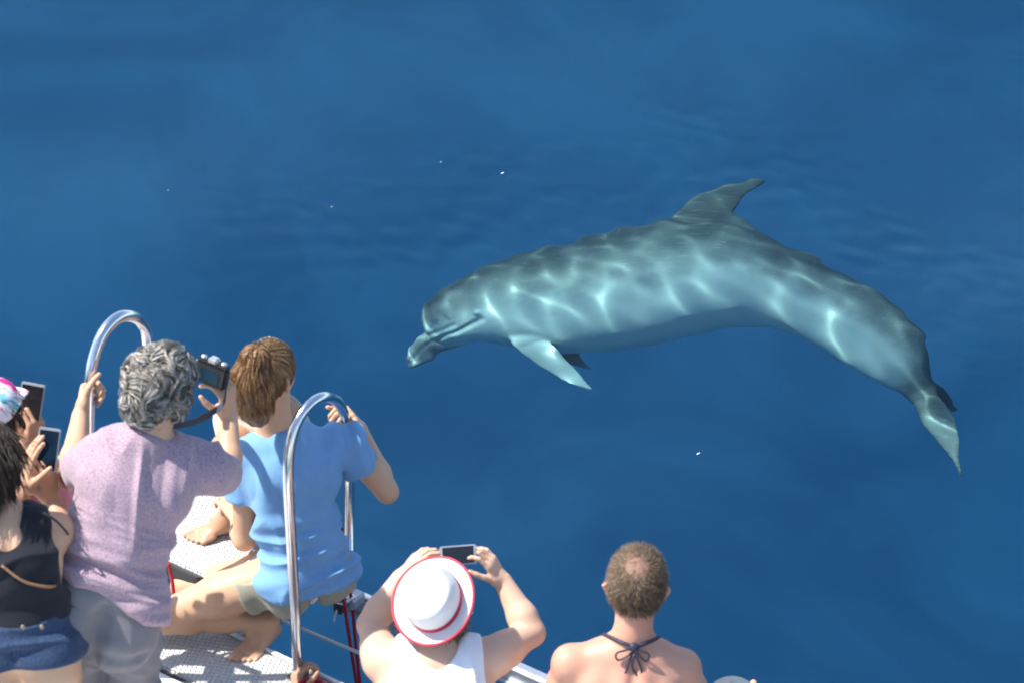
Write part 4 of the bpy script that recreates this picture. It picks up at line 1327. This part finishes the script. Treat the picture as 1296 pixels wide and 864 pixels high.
# --- person with cropped hair and a halter-neck bikini top
def bikini_person():
    Y = 7.75
    J = dict(head=A(806, 742, Y + .02), c7=A(800, 812, Y - .04), pel=A(792, 985, Y - .16), shL=A(722, 838, Y - .05), shR=A(864, 844, Y - .04),
             hpL=A(757, 995, Y - .15), hpR=A(828, 995, Y - .15))
    J['elL'] = A(693, 915, Y + .02); J['wrL'] = A(715, 960, Y + .24)
    J['elR'] = A(897, 925, Y + .02); J['wrR'] = A(875, 965, Y + .24)
    crouch_legs(J)
    g = rig(J, .98, fat=.98)
    head_frame(g, (.10, .97, -.22), (.03, .16, 1))
    root = empty('person', (J['pel'][0], J['pel'][1], DECK))
    hands = [dict(wrist=J['wr' + s_], fwd=(0, .8, -.2), palm=(0, -.2, -1), thumb=((1 if s_ == 'L' else -1), .2, 0), curl=(30, 40, 25)) for s_ in 'LR']
    up, lat, fr = g.up, g.latS, g.frS
    def post(S):
        for sg in (-1, 1):                                       # edges of the shoulder blades
            b = lerp(J['c7'], J['shR' if sg > 0 else 'shL'], .42) - up * .06 - fr * .085
            S.engrave(catmull([b, b - up * .06 + lat * sg * .005, b - up * .12 + lat * sg * .03], 6), .03, .004)
    skin_body(g, root, hands, [dict(ankle=J['an' + s_], toe_dir=(0, 1, 0)) for s_ in 'LR'], M['skin_burnt'], post=post)
    eyes(g, root)
    c = J['head']; f, u, r = g.hf, g.hu, g.hr
    # cropped hair, thin on the crown
    ob, v, n = shell('hair', root, M['hair_crop'], g, .0035, [(c + f * .058 + u * .05, f - u * .3), (c - u * .082 - f * .04, -u + f * .42)], None, .0045)
    crown_c = c - f * .052 + u * .082
    dist = np.linalg.norm(v - crown_c, axis=1)
    rel = v - c; ear_zone = (np.abs(rel @ r) > .055) & (np.abs(rel @ u + .010) < .042) & (np.abs(rel @ f + .002) < .034)
    keep = (dist > .012) & ~ear_zone & ((dist > .034) | (np.random.default_rng(4).random(len(v)) < .35))
    vv, nn_ = v[keep], n[keep]; dd = dist[keep]
    Ls = np.clip((dd - .022) / .06, .15, 1) * .026
    def step(p, nn, t, rnd):
        away = p - crown_c; away = away / (np.linalg.norm(away, axis=1)[:, None] + 1e-6)
        tang = away - nn * (away * nn).sum(1)[:, None]
        return tang * .8 + nn * .42 - u * .15 + (rnd[:, 1:4] - .5) * .55
    strands('cropped_hair', ob, M['hair_crop2'], vv, nn_, step, 13000, 3, Ls, .0008, 12, .35)
    # halter straps tied in a bow at the nape
    knot = J['c7'] + up * .012 - fr * .062
    st = []
    bk = M['bikini']
    def strap(name, pts, par, w=.0045):
        return tube_obj(name, catmull(pts, 26), w, bk, par, 8)
    top = empty_part = None
    pk = Sdf(knot - .05, knot + .05, .003); pk.add(knot - lat * .006, knot + lat * .006, .010, k=.01); pk.add(knot - up * .006, knot + up * .004, .009, k=.01)
    kv, kq = pk.mesh(); kn = make_mesh('bikini_knot', kv, kq, bk, root)
    for sg in (-1, 1):
        strap('halter_strap', [knot, knot + lat * sg * .035 + up * .008 + fr * .010, knot + lat * sg * .066 + up * .008 + fr * .045, knot + lat * sg * .085 - up * .01 + fr * .10, knot + lat * sg * .085 - up * .07 + fr * .155], root, .006)
        L_ = .052 if sg < 0 else .044
        strap('bow_loop', [knot, knot + lat * sg * .018 - up * .006 - fr * .008, knot + lat * sg * L_ - up * .018 - fr * .010, knot + lat * sg * (L_ - .004) - up * .040 - fr * .010, knot + lat * sg * .020 - up * .026 - fr * .012, knot - fr * .006], kn, .0032)
    strap('strap_end', [knot, knot - up * .035 - lat * .012 - fr * .012, knot - up * .075 - lat * .022 - fr * .012, knot - up * .095 - lat * .034 - fr * .012, knot - up * .125 - lat * .026 - fr * .012], kn, .0034)
    strap('strap_end', [knot, knot - up * .03 + lat * .010 - fr * .012, knot - up * .070 + lat * .024 - fr * .012, knot - up * .090 + lat * .016 - fr * .012, knot - up * .060 - lat * .004 - fr * .013, knot - up * .02 - fr * .012], kn, .0032)
    # band round the back and brief, both below the picture edge
    cloth('bikini_top', root, torso(g, .006)[1:3], bk, [(g.rib - up * .030, -up), (g.rib - up * .005, up)])
    cloth('bikini_brief', root, torso(g, .006)[:1] + torso(g, .006)[3:5], bk, [(J['pel'] + up * .05, up)])
    tag(root, 'person with cropped fair hair and bare sunburnt shoulders wearing a halter bikini', 'person')
M['bikini'] = mat('dark_bikini', (.022, .022, .045), .6, noise=(120, .5, (.035, .035, .06)), bump=(400, .3, .001))
M['hair_crop'] = mat('cropped_scalp', (.27, .14, .095), .7, noise=(60, .7, (.18, .105, .068)))
M['hair_crop2'] = hair_mat('cropped_fair_hair', [(.055, .034, .020), (.13, .085, .05), (.23, .155, .095), (.36, .26, .165)])
bikini_person()

# --- person under a beige cap, only the crown of the cap in the picture
def cap_on(root, g, m, m2, e=.018, peak=True, panels=0):
    c = g.J['head']; f, u, r = g.hf, g.hu, g.hr
    S = Sdf(c - .24, c + .24, .005); skull(S, g, e)
    S.clip(c + u * .040 - f * .0, -u + f * .12, .006)
    for a, rg_ in [(a_, rr_) for a_ in (0, 60, 120) for rr_ in (range(15, 76, 10), range(105, 166, 10))]:
        d = r * math.cos(R(a)) + f * math.sin(R(a))
        S.engrave([c + u * (.03 + .086 * math.sin(R(t))) + d * .11 * math.cos(R(t)) for t in rg_], .004, .002)
    v, q = S.mesh(); v = smooth_verts(v, q, 2)
    o = make_mesh('cap', v, q, m, root)
    bt = c + u * (.109 + e)
    B = Sdf(bt - .03, bt + .03, .003); B.add(bt, bt + u * .002, (.009, .009, .006), k=.003); bv, bq = B.mesh(); make_mesh('cap_button', bv, bq, m, o)
    if peak:
        P = Sdf(c - .3, c + .3, .005)
        P.add(c + f * .075 + u * .046, c + f * .135 + u * .036, (.078, .006, .02), (.066, .005, .02), lat=r, k=.01)
        pv, pq = P.mesh(); make_mesh('peak', pv, pq, m2, o)
    return o
def beige_person():
    Y = 7.75
    c = A(924, 912, Y)
    J = dict(head=c, c7=c + V3(-.01, -.04, -.16), pel=c + V3(0, -.12, -.60), shL=c + V3(-.17, -.02, -.21), shR=c + V3(.17, -.04, -.21), hpL=c + V3(-.085, -.11, -.63), hpR=c + V3(.085, -.11, -.63))
    for s_, sg in (('L', -1), ('R', 1)):
        J['el' + s_] = c + V3(sg * .24, .06, -.42); J['wr' + s_] = c + V3(sg * .10, .26, -.44)
        J['an' + s_] = J['hp' + s_] + V3(0, .50, 0); J['an' + s_][2] = DECK + .08; J['kn' + s_] = bent(J['hp' + s_], J['an' + s_], .40, .39, (0, .2, 1))
    g = rig(J, .97); head_frame(g, (.25, .95, -.2), (0, .1, 1))
    root = empty('person', (J['pel'][0], J['pel'][1], DECK))
    hands = [dict(wrist=J['wr' + s_], fwd=(-.8 if s_ == 'R' else .8, .5, -.1), palm=(0, -.2, -1), thumb=(0, 1, .1), curl=(30, 40, 25)) for s_ in 'LR']
    skin_body(g, root, hands, [dict(ankle=J['an' + s_], toe_dir=(0, 1, 0)) for s_ in 'LR'], M['skin'], h=.006)
    eyes(g, root)
    cloth('shirt', root, torso(g, .010, .02) + arm(g, 'L', .014, 'e')[:1] + arm(g, 'R', .014, 'e')[:1], M['sand_cloth'], [(J['c7'] + g.up * .01, g.up)], None, .006)
    cloth('shorts', root, torso(g, .012)[:1] + [(J['hp' + s_], lerp(J['hp' + s_], J['kn' + s_], .5), .098, .090, (1, 0, 0), .03) for s_ in 'LR'], M['navy'], [(J['pel'] + g.up * .08, g.up)], None, .006)
    cap_on(root, g, M['beige_cap'], M['beige_cap'], .026)
    tag(root, 'person in a pale beige cap, only the top of the cap in view', 'person')
M['sand_cloth'] = cloth_mat('sand_cotton', (.50, .44, .34))
M['beige_cap'] = cloth_mat('beige_canvas', (.62, .57, .47), (.56, .51, .42), .5, 50)
beige_person()

# --- person in the black top at the left edge
def black_person():
    Y = 7.74
    J = dict(head=A(-14, 588, Y + .06), c7=A(6, 655, Y - .02), pel=A(32, 812, Y - .14), shL=A(-48, 690, Y - .02), shR=A(72, 672, Y + .02),
             hpL=A(-6, 828, Y - .12), hpR=A(66, 822, Y - .12))
    J['wrR'] = A(66, 632, Y + .30); J['elR'] = A(90, 694, Y + .17)
    J['wrL'] = A(30, 620, Y + .30); J['elL'] = bent(J['shL'], J['wrL'], .27, .25, (-.3, .1, -1))
    stand_legs(J, Y)
    g = rig(J, .98, fat=.97)
    head_frame(g, (.55, .82, -.15), (.05, .1, 1))
    root = empty('person', (J['pel'][0], J['pel'][1], DECK))
    hands = [dict(wrist=J['wrR'], fwd=A(58, 596, Y + .32) - J['wrR'], palm=(-.8, .5, .1), thumb=(-.5, -.8, .1), curl=(30, 40, 25), tcurl=12, tout=.7),
             dict(wrist=J['wrL'], fwd=A(38, 580, Y + .33) - J['wrL'], palm=(.9, .35, -.1), thumb=(.3, -.9, .1), curl=(6, 12, 10), tcurl=10, tout=.5)]
    skin_body(g, root, hands, [dict(ankle=J['an' + s_], toe_dir=(.2, 1, 0)) for s_ in 'LR'], M['skin'])
    eyes(g, root)
    up, lat, fr = g.up, g.latS, g.frS
    def post(S):
        for s_, sg in (('L', -1), ('R', 1)):
            sh = J['sh' + s_]
            S.add(sh + lat * sg * .030 - up * .11, sh + lat * sg * .060 + up * .09, (.068, .14), (.078, .14), lat, k=.008, sub=True)
        c = J['c7'] + fr * .01
        S.add(c - up * .03, c + up * .12, (.060, .13), (.072, .13), lat, k=.008, sub=True)
    cloth('tank_top', root, torso(g, .009, .012), M['black_cloth'], [(J['pel'] + up * .080, -up)], lambda v: .011 * ridges(v, nrm(lat + up * .3), up, 4, 16, 41.0), .005, post=post)
    ps_ = torso(g, .016)[:1] + torso(g, .018)[3:5]
    for s_ in 'LR': ps_ += [(J['hp' + s_], lerp(J['hp' + s_], J['kn' + s_], .30), .102, .098, (1, 0, 0), .03)]
    def post2(S):
        m_ = (J['hpL'] + J['hpR']) / 2
        S.engrave(catmull([m_ - g.frH * .15 + up * .06, m_ - g.frH * .16 - up * .03, m_ - g.frH * .13 - up * .11], 8), .016, .007)
        for s_ in 'LR':
            p = lerp(J['hp' + s_], J['kn' + s_], .17) ; n = -up
            S.clip(p + up * .03, -up, .004) if s_ == 'L' else None
        S.engrave([J['pel'] + up * .035 + g.latH * t - g.frH * .115 * math.sqrt(max(0, 1 - (t / .17) ** 2)) for t in np.linspace(-.16, .16, 14)], .004, .003)
    sh_ = cloth('denim_shorts', root, ps_, M['denim'], [(J['pel'] + up * .098, up)], lambda v: .010 * ridges(v, nrm(lat - up * .3), up, 5, 20, 44.0), .005, post=post2)
    # belt loop and two rivet buttons at the back
    for px in (29, 53):
        b = A(px, 793, J['pel'][1] - .118)
        B = Sdf(b - .03, b + .03, .003); B.add(b, b + fr * .004, (.0075, .0075, .003), k=.003); bv, bq = B.mesh(); make_mesh('rivet_button', bv, bq, M['brass'], sh_)
    c = J['head']; f, u, r = g.hf, g.hu, g.hr
    def extra(S):
        S.chain([c - f * .05 - u * .02, c - f * .075 - u * .09, c - f * .075 - u * .15], [(.075, .05), (.07, .045), (.05, .03)], lat=r, k=.04)
        S.add(c + r * .05 - f * .01 - u * .02, c + r * .05 - f * .03 - u * .11, .035, .03, k=.03)
    ob, v, n = shell('hair', root, M['hair_dark'], g, .014, [(c + f * .06 + u * .045, f - u * .3)], extra, .005, lambda v: .005 * vnoise(v * np.array([60, 60, 14.])))
    strands('long_hair', ob, M['hair_dark'], v, n, lambda p, nn, t, rnd: (-u * 1.0 - f * .12) - nn * (nn @ (-u))[:, None] * .8 + nn * .06 + (rnd[:, 1:4] - .5) * .25, 3600, 7, .10, .0015, 15, .4)
    # thin shoulder strap of a bag
    tube_obj('bag_strap', catmull([A(2, 715, Y - .17), A(30, 735, Y - .19), A(62, 742, Y - .17), A(76, 736, Y - .10)], 24), .0045, M['tan_leather'], root, 8)
    tube_obj('top_strap', catmull([A(54, 648, Y - .06), A(68, 656, Y - .07), A(82, 670, Y - .04), A(92, 684, Y + .03)], 24), .0035, M['black_cloth'], root, 8)
    tag(root, 'person with long dark hair, black tank top and denim shorts photographing with a phone', 'person')
    fc = nrm(V3(.05, -.8, .55))
    phone(A(60, 569, Y + .36), (.14, .50, .86), fc, .033, .068, 'phone with a blue sea view on its screen, held between two hands', screen=M['sea_screen'])
def screen_mat():
    m = mat('phone_screen', (.005, .016, .035), .12, spec=.25, noise=(9, 1.0, (.010, .035, .055)))
    return m
M['black_cloth'] = cloth_mat('black_jersey', (.013, .014, .020), (.018, .019, .026), .6, 60)
M['denim'] = cloth_mat('blue_denim', (.022, .042, .090), (.05, .08, .145), .7, 130)
M['hair_dark'] = hair_mat('dark_brown_hair', [(.012, .007, .005), (.03, .016, .010), (.065, .036, .02), (.10, .06, .035)])
M['brass'] = mat('dull_brass', (.30, .24, .15), .45, .8, noise=(90, .4, (.22, .18, .11)))
M['tan_leather'] = mat('tan_leather', (.26, .13, .06), .6, noise=(50, .5, (.2, .1, .05)))
M['sea_screen'] = screen_mat()
black_person()

# --- person in the patterned cap behind
def cap_person():
    Y = 8.25
    J = dict(head=A(-10, 530, Y), c7=A(0, 598, Y - .05), pel=A(22, 770, Y - .16), shL=A(-54, 628, Y - .05), shR=A(58, 632, Y - .02), hpL=A(-10, 790, Y - .15), hpR=A(54, 790, Y - .15))
    J['wrR'] = A(43, 566, Y + .22); J['elR'] = bent(J['shR'], J['wrR'], .26, .24, (.5, .2, -1))
    J['wrL'] = A(12, 590, Y + .24); J['elL'] = bent(J['shL'], J['wrL'], .26, .24, (-.4, .2, -1))
    stand_legs(J, Y)
    g = rig(J, .95); head_frame(g, (.30, .93, -.10), (0, .1, 1))
    root = empty('person', (J['pel'][0], J['pel'][1], DECK))
    hands = [dict(wrist=J['wrR'], fwd=A(45, 530, Y + .25) - J['wrR'], palm=(-.75, .6, .1), thumb=(.1, -1, .3), curl=(38, 48, 30), tcurl=6, tout=.35),
             dict(wrist=J['wrL'], fwd=A(26, 552, Y + .25) - J['wrL'], palm=(.6, .4, .6), thumb=(-.2, -.5, .9), curl=(12, 20, 15))]
    skin_body(g, root, hands, [dict(ankle=J['an' + s_], toe_dir=(.2, 1, 0)) for s_ in 'LR'], M['skin_tan'])
    eyes(g, root)
    def post(S):
        c = J['c7'] + g.up * .045 + g.frS * .03
        S.add(c - g.up * .05, c + g.up * .10, (.072, .075), (.085, .085), g.latS, k=.006, sub=True)
    cloth('shirt', root, torso(g, .010, .015) + arm(g, 'L', .014, 'e')[:1] + arm(g, 'R', .014, 'e')[:1], M['pink_cloth'], [(J['pel'], -g.up), (J['c7'] + g.up * .012, g.up)], lambda v: .005 * ridges(v, g.up, g.latS, 4, 14, 51.0), .005, post=post)
    cloth('shorts', root, torso(g, .012)[:1] + torso(g, .012)[3:5] + [(J['hp' + s_], lerp(J['hp' + s_], J['kn' + s_], .4), .096, .092, (1, 0, 0), .03) for s_ in 'LR'], M['white_cloth'], [(J['pel'] + g.up * .08, g.up), (J['hpL'] - g.up * .20, -g.up)], None, .006)
    c = J['head']; f, u, r = g.hf, g.hu, g.hr
    def extra(S): S.chain([c - f * .06 - u * .02, c - f * .08 - u * .08, c - f * .07 - u * .13], [.045, .04, .02], k=.03)
    ob, v, n = shell('hair', root, M['hair_dark'], g, .010, [(c + f * .05 + u * .045, f - u * .3)], extra, .005)
    strands('loose_hair', ob, M['hair_dark'], v, n, lambda p, nn, t, rnd: -u * 1.0 - nn * (nn @ (-u))[:, None] * .8 + nn * .1 + (rnd[:, 1:4] - .5) * .4, 1800, 5, .05, .0014, 18, .4)
    cap_on(root, g, M['print_cap'], M['print_cap'], .020)
    # dark glasses pushed to the temple
    for sg in (-1, 1):
        e = c + f * .103 + r * sg * .032 + u * .008
        B = Sdf(e - .05, e + .05, .003); B.add(e - r * .006, e + r * .006, (.020, .005), lat=u, k=.004); bv, bq = B.mesh(); gl_ = make_mesh('sunglass_lens', bv, bq, M['darkglass'], root)
        tube_obj('sunglass_arm', [e + r * sg * .02, c + r * sg * .078 + f * .05 + u * .008, c + r * sg * .082 - f * .01 + u * .006], .003, M['black'], root, 8)
    tag(root, 'person in a white, pink and turquoise cap and pink top holding up a phone', 'person')
    fc = nrm(V3(-.05, -.83, .50))
    phone(A(38, 515, Y + .27), (.17, .45, .87), fc, .038, .078, 'black phone held upright beside the patterned cap')
def print_mat():
    m = mat('printed_cotton', (.82, .82, .84), .8, spec=.2, bump=(300, .2, .001))
    nt = m.node_tree; b = nt.nodes['Principled BSDF']; tc = nt.nodes['Texture Coordinate']
    vo = nt.nodes.new('ShaderNodeTexNoise'); vo.inputs['Scale'].default_value = 16; vo.inputs['Detail'].default_value = 2
    nt.links.new(tc.outputs['Object'], vo.inputs['Vector'])
    cr = nt.nodes.new('ShaderNodeValToRGB'); e = cr.color_ramp.elements
    e[0].position = .34; e[0].color = (.55, .03, .22, 1); e[1].position = .66; e[1].color = (.10, .50, .62, 1)
    for p, c in ((.40, (.80, .35, .52, 1)), (.45, (.80, .80, .82, 1)), (.56, (.80, .80, .82, 1)), (.60, (.45, .70, .80, 1))):
        x = e.new(p); x.color = c
    nt.links.new(vo.outputs['Fac'], cr.inputs[0]); nt.links.new(cr.outputs[0], b.inputs['Base Color'])
    return m
M['print_cap'] = print_mat()
M['pink_cloth'] = cloth_mat('pink_cotton', (.62, .22, .24), (.56, .19, .21), .5, 50)
cap_person()

# --- crouching person half hidden behind the blue T-shirt
def crouched_person():
    Y = 9.05
    kn = A(284, 566, Y - .04); an = A(291, 648, Y - .05); an[2] = max(an[2], 1.15 + .085)
    hd = A(338, 466, Y + .24)
    J = dict(head=hd, c7=hd + V3(-.01, -.04, -.15), pel=V3(-.86, Y + .26, 1.33), shL=hd + V3(-.13, -.02, -.20), shR=hd + V3(.08, -.04, -.24), hpL=V3(-.93, Y + .24, 1.31), hpR=V3(-.79, Y + .24, 1.31))
    J['knL'] = kn; J['anL'] = an
    J['knR'] = V3(-.80, Y - .02, 1.54); J['anR'] = V3(-.84, Y + .02, 1.24)
    J['wrL'] = kn + V3(.12, .08, .0); J['elL'] = bent(J['shL'], J['wrL'], .22, .20, (-.5, .3, -.6))
    J['wrR'] = kn + V3(.22, .10, .0); J['elR'] = bent(J['shR'], J['wrR'], .22, .20, (.2, .2, -1))
    g = rig(J, .84, leg=.95); head_frame(g, (.35, .9, -.2), (0, .1, 1))
    root = empty('person', (J['pel'][0], J['pel'][1], 1.15))
    hands = [dict(wrist=J['wrL'], fwd=(-.6, -.2, -.3), palm=(0, -.3, -1), thumb=(0, -1, 0)), dict(wrist=J['wrR'], fwd=(-.6, -.2, -.3), palm=(0, -.3, -1), thumb=(0, -1, 0))]
    feet = [dict(ankle=J['anL'], toe_dir=(-.85, -.35, -.10), up=(0, 0, 1), s=.95), dict(ankle=J['anR'], toe_dir=(-.7, -.2, -.1), s=.95)]
    skin_body(g, root, hands, feet, M['skin_tan'], h=.0045)
    eyes(g, root)
    cloth('shirt', root, torso(g, .010, .015) + arm(g, 'L', .012, 'e')[:1] + arm(g, 'R', .012, 'e')[:1], M['sand_cloth'], [(J['c7'] + g.up * .01, g.up)], None, .006)
    cloth('shorts', root, torso(g, .012)[:1] + [(J['hp' + s_], lerp(J['hp' + s_], J['kn' + s_], .5), .082, .074, (1, 0, 0), .03) for s_ in 'LR'], M['grey_cloth'], [(J['pel'] + g.up * .08, g.up)], None, .006)
    c = J['head']; f, u, r = g.hf, g.hu, g.hr
    ob, v, n = shell('hair', root, M['hair_grey'], g, .008, [(c + f * .055 + u * .045, f - u * .3), (c - u * .07, -u + f * .4)], None, .006)
    strands('short_hair', ob, M['hair_grey'], v, n, lambda p, nn, t, rnd: -f * .5 - u * .3 + nn * .3 + (rnd[:, 1:4] - .5) * .8, 1200, 4, .03, .0013, 22, .4, hug=o_sdf[ob.name], lift=.004)
    tag(root, 'barefoot person crouching on the bow platform, mostly hidden behind the blue T-shirt', 'person')
crouched_person()

# --- child low on the deck with a hand round the foot of the hoop
def low_person():
    wr = A(374, 884, n2[1] - .06)
    hd = np.array([-.66, 7.56, 1.44])
    J = dict(head=hd, c7=hd + V3(0, -.06, -.12), pel=np.array([-.66, 7.34, DECK + .10]), shL=hd + V3(-.12, -.03, -.16), shR=hd + V3(.12, -.03, -.16), hpL=np.array([-.73, 7.36, DECK + .09]), hpR=np.array([-.59, 7.36, DECK + .09]))
    for s_ in 'LR':
        J['an' + s_] = J['hp' + s_] + V3(0, .44, 0); J['an' + s_][2] = DECK + .07; J['kn' + s_] = bent(J['hp' + s_], J['an' + s_], .32, .31, (0, .2, 1))
    J['wrR'] = hd + V3(.14, .20, -.26); J['elR'] = bent(J['shR'], J['wrR'], .2, .19, (.5, 0, -1))
    J['wrL'] = wr; J['elL'] = lerp(J['shL'], wr, .52) + V3(-.03, 0, -.05)
    g = rig(J, .80); head_frame(g, (.3, .9, -.3), (0, .2, 1))
    root = empty('person', (J['pel'][0], J['pel'][1], DECK))
    hands = [dict(wrist=wr, fwd=n2 + V3(0, 0, .07) - wr, palm=(.6, .3, 0), thumb=(.1, -.6, .7), curl=(45, 60, 40), s=.95), dict(wrist=J['wrR'], fwd=(-.3, .8, -.2), palm=(0, -.2, -1), thumb=(-1, 0, 0))]
    skin_body(g, root, hands, [dict(ankle=J['an' + s_], toe_dir=(0, 1, 0), s=.8) for s_ in 'LR'], M['skin_tan'], h=.005)
    eyes(g, root)
    cloth('shirt', root, torso(g, .010, .015) + arm(g, 'L', .012, 'e')[:1] + arm(g, 'R', .012, 'e')[:1], M['red_cloth'], [(J['c7'] + g.up * .01, g.up)], None, .006)
    cloth('shorts', root, torso(g, .012)[:1] + [(J['hp' + s_], lerp(J['hp' + s_], J['kn' + s_], .5), .078, .072, (1, 0, 0), .03) for s_ in 'LR'], M['navy'], [(J['pel'] + g.up * .08, g.up)], None, .006)
    c = J['head']; f, u, r = g.hf, g.hu, g.hr
    ob, v, n = shell('hair', root, M['hair_brown'], g, .010, [(c + f * .055 + u * .045, f - u * .3), (c - u * .07, -u + f * .4)], None, .006)
    tag(root, 'small person low on the deck with one hand round the hoop foot', 'person')
M['red_cloth'] = cloth_mat('red_cotton', (.45, .04, .06))
low_person()

# --- the camera held by the person in purple, with its neck strap
def photo_camera():
    c = A(268, 473, 8.40)
    f = nrm(V3(.42, .85, -.25)); r = nrm(np.cross(f, V3(.12, 0, 1))); u = np.cross(r, f)
    root = empty('camera', tuple(c))
    P = lambda a, b, d: c + r * a + u * b + f * d
    obox('camera_body', c, r, u, f, .056, .034, .016, M['black'], root, .006)
    obox('screen', P(.0, -.004, -.0165), r, u, f, .034, .021, .0012, M['sea_screen'], root, .0008)
    obox('top_plate', P(.0, .037, 0), r, u, f, .054, .006, .014, M['black'], root, .004)
    obox('viewfinder', P(.0, .047, -.001), r, u, f, .016, .010, .015, M['silver'], root, .005)
    for nm, a in (('dial', .036), ('shutter_button', -.036)):
        tube_obj(nm, [P(a, .040, 0), P(a, .050, 0)], .009, M['silver'], root, 16)
    tube_obj('lens', [P(0, -.002, .014), P(0, -.002, .045), P(0, -.002, .062)], [.027, .026, .024], M['black'], root, 24)
    tube_obj('strap_lug', [P(-.048, .022, 0), P(-.060, .024, 0)], .005, M['silver'], root, 8)
    # strap: from the lug on the right, under, up to the neck of its owner
    J = g_purple.J
    nk = J['c7'] + V3(.05, .03, .02)
    path = catmull([P(.052, .010, 0), A(283, 508, 8.36), A(266, 523, 8.28), A(246, 533, 8.16), A(228, 537, 8.05), A(212, 539, 7.97), nk], 40)
    V = []; F = []
    T = np.gradient(path, axis=0); T /= np.linalg.norm(T, axis=1)[:, None]
    side = nrm(V3(-.15, -.55, .8))
    for i, p in enumerate(path):
        w = .0045 if i < 6 else (.0125 if i < 18 else .0105)
        s_ = nrm(side - T[i] * side.dot(T[i])); n_ = np.cross(T[i], s_)
        for a, b in ((w, .0012), (-w, .0012), (-w, -.0012), (w, -.0012)): V.append(p + s_ * a + n_ * b)
    for i in range(len(path) - 1):
        for j in range(4):
            k = (j + 1) % 4; F.append([i * 4 + j, i * 4 + k, i * 4 + 4 + k, i * 4 + 4 + j])
    F.append([3, 2, 1, 0]); F.append([len(V) - 4, len(V) - 3, len(V) - 2, len(V) - 1])
    make_mesh('strap', V, fobj(F), M['black'], root, smooth=False)
    # pale adjuster on the strap
    i0 = 9; o_ = path[i0] + side * .001
    obox('strap_adjuster', path[i0], T[i0], nrm(side - T[i0] * side.dot(T[i0])), np.cross(T[i0], nrm(side - T[i0] * side.dot(T[i0]))), .020, .0135, .0022, M['silver'], root, .0015)
    tag(root, 'black and silver camera on a neck strap held beside the grey curls', 'camera')
photo_camera()
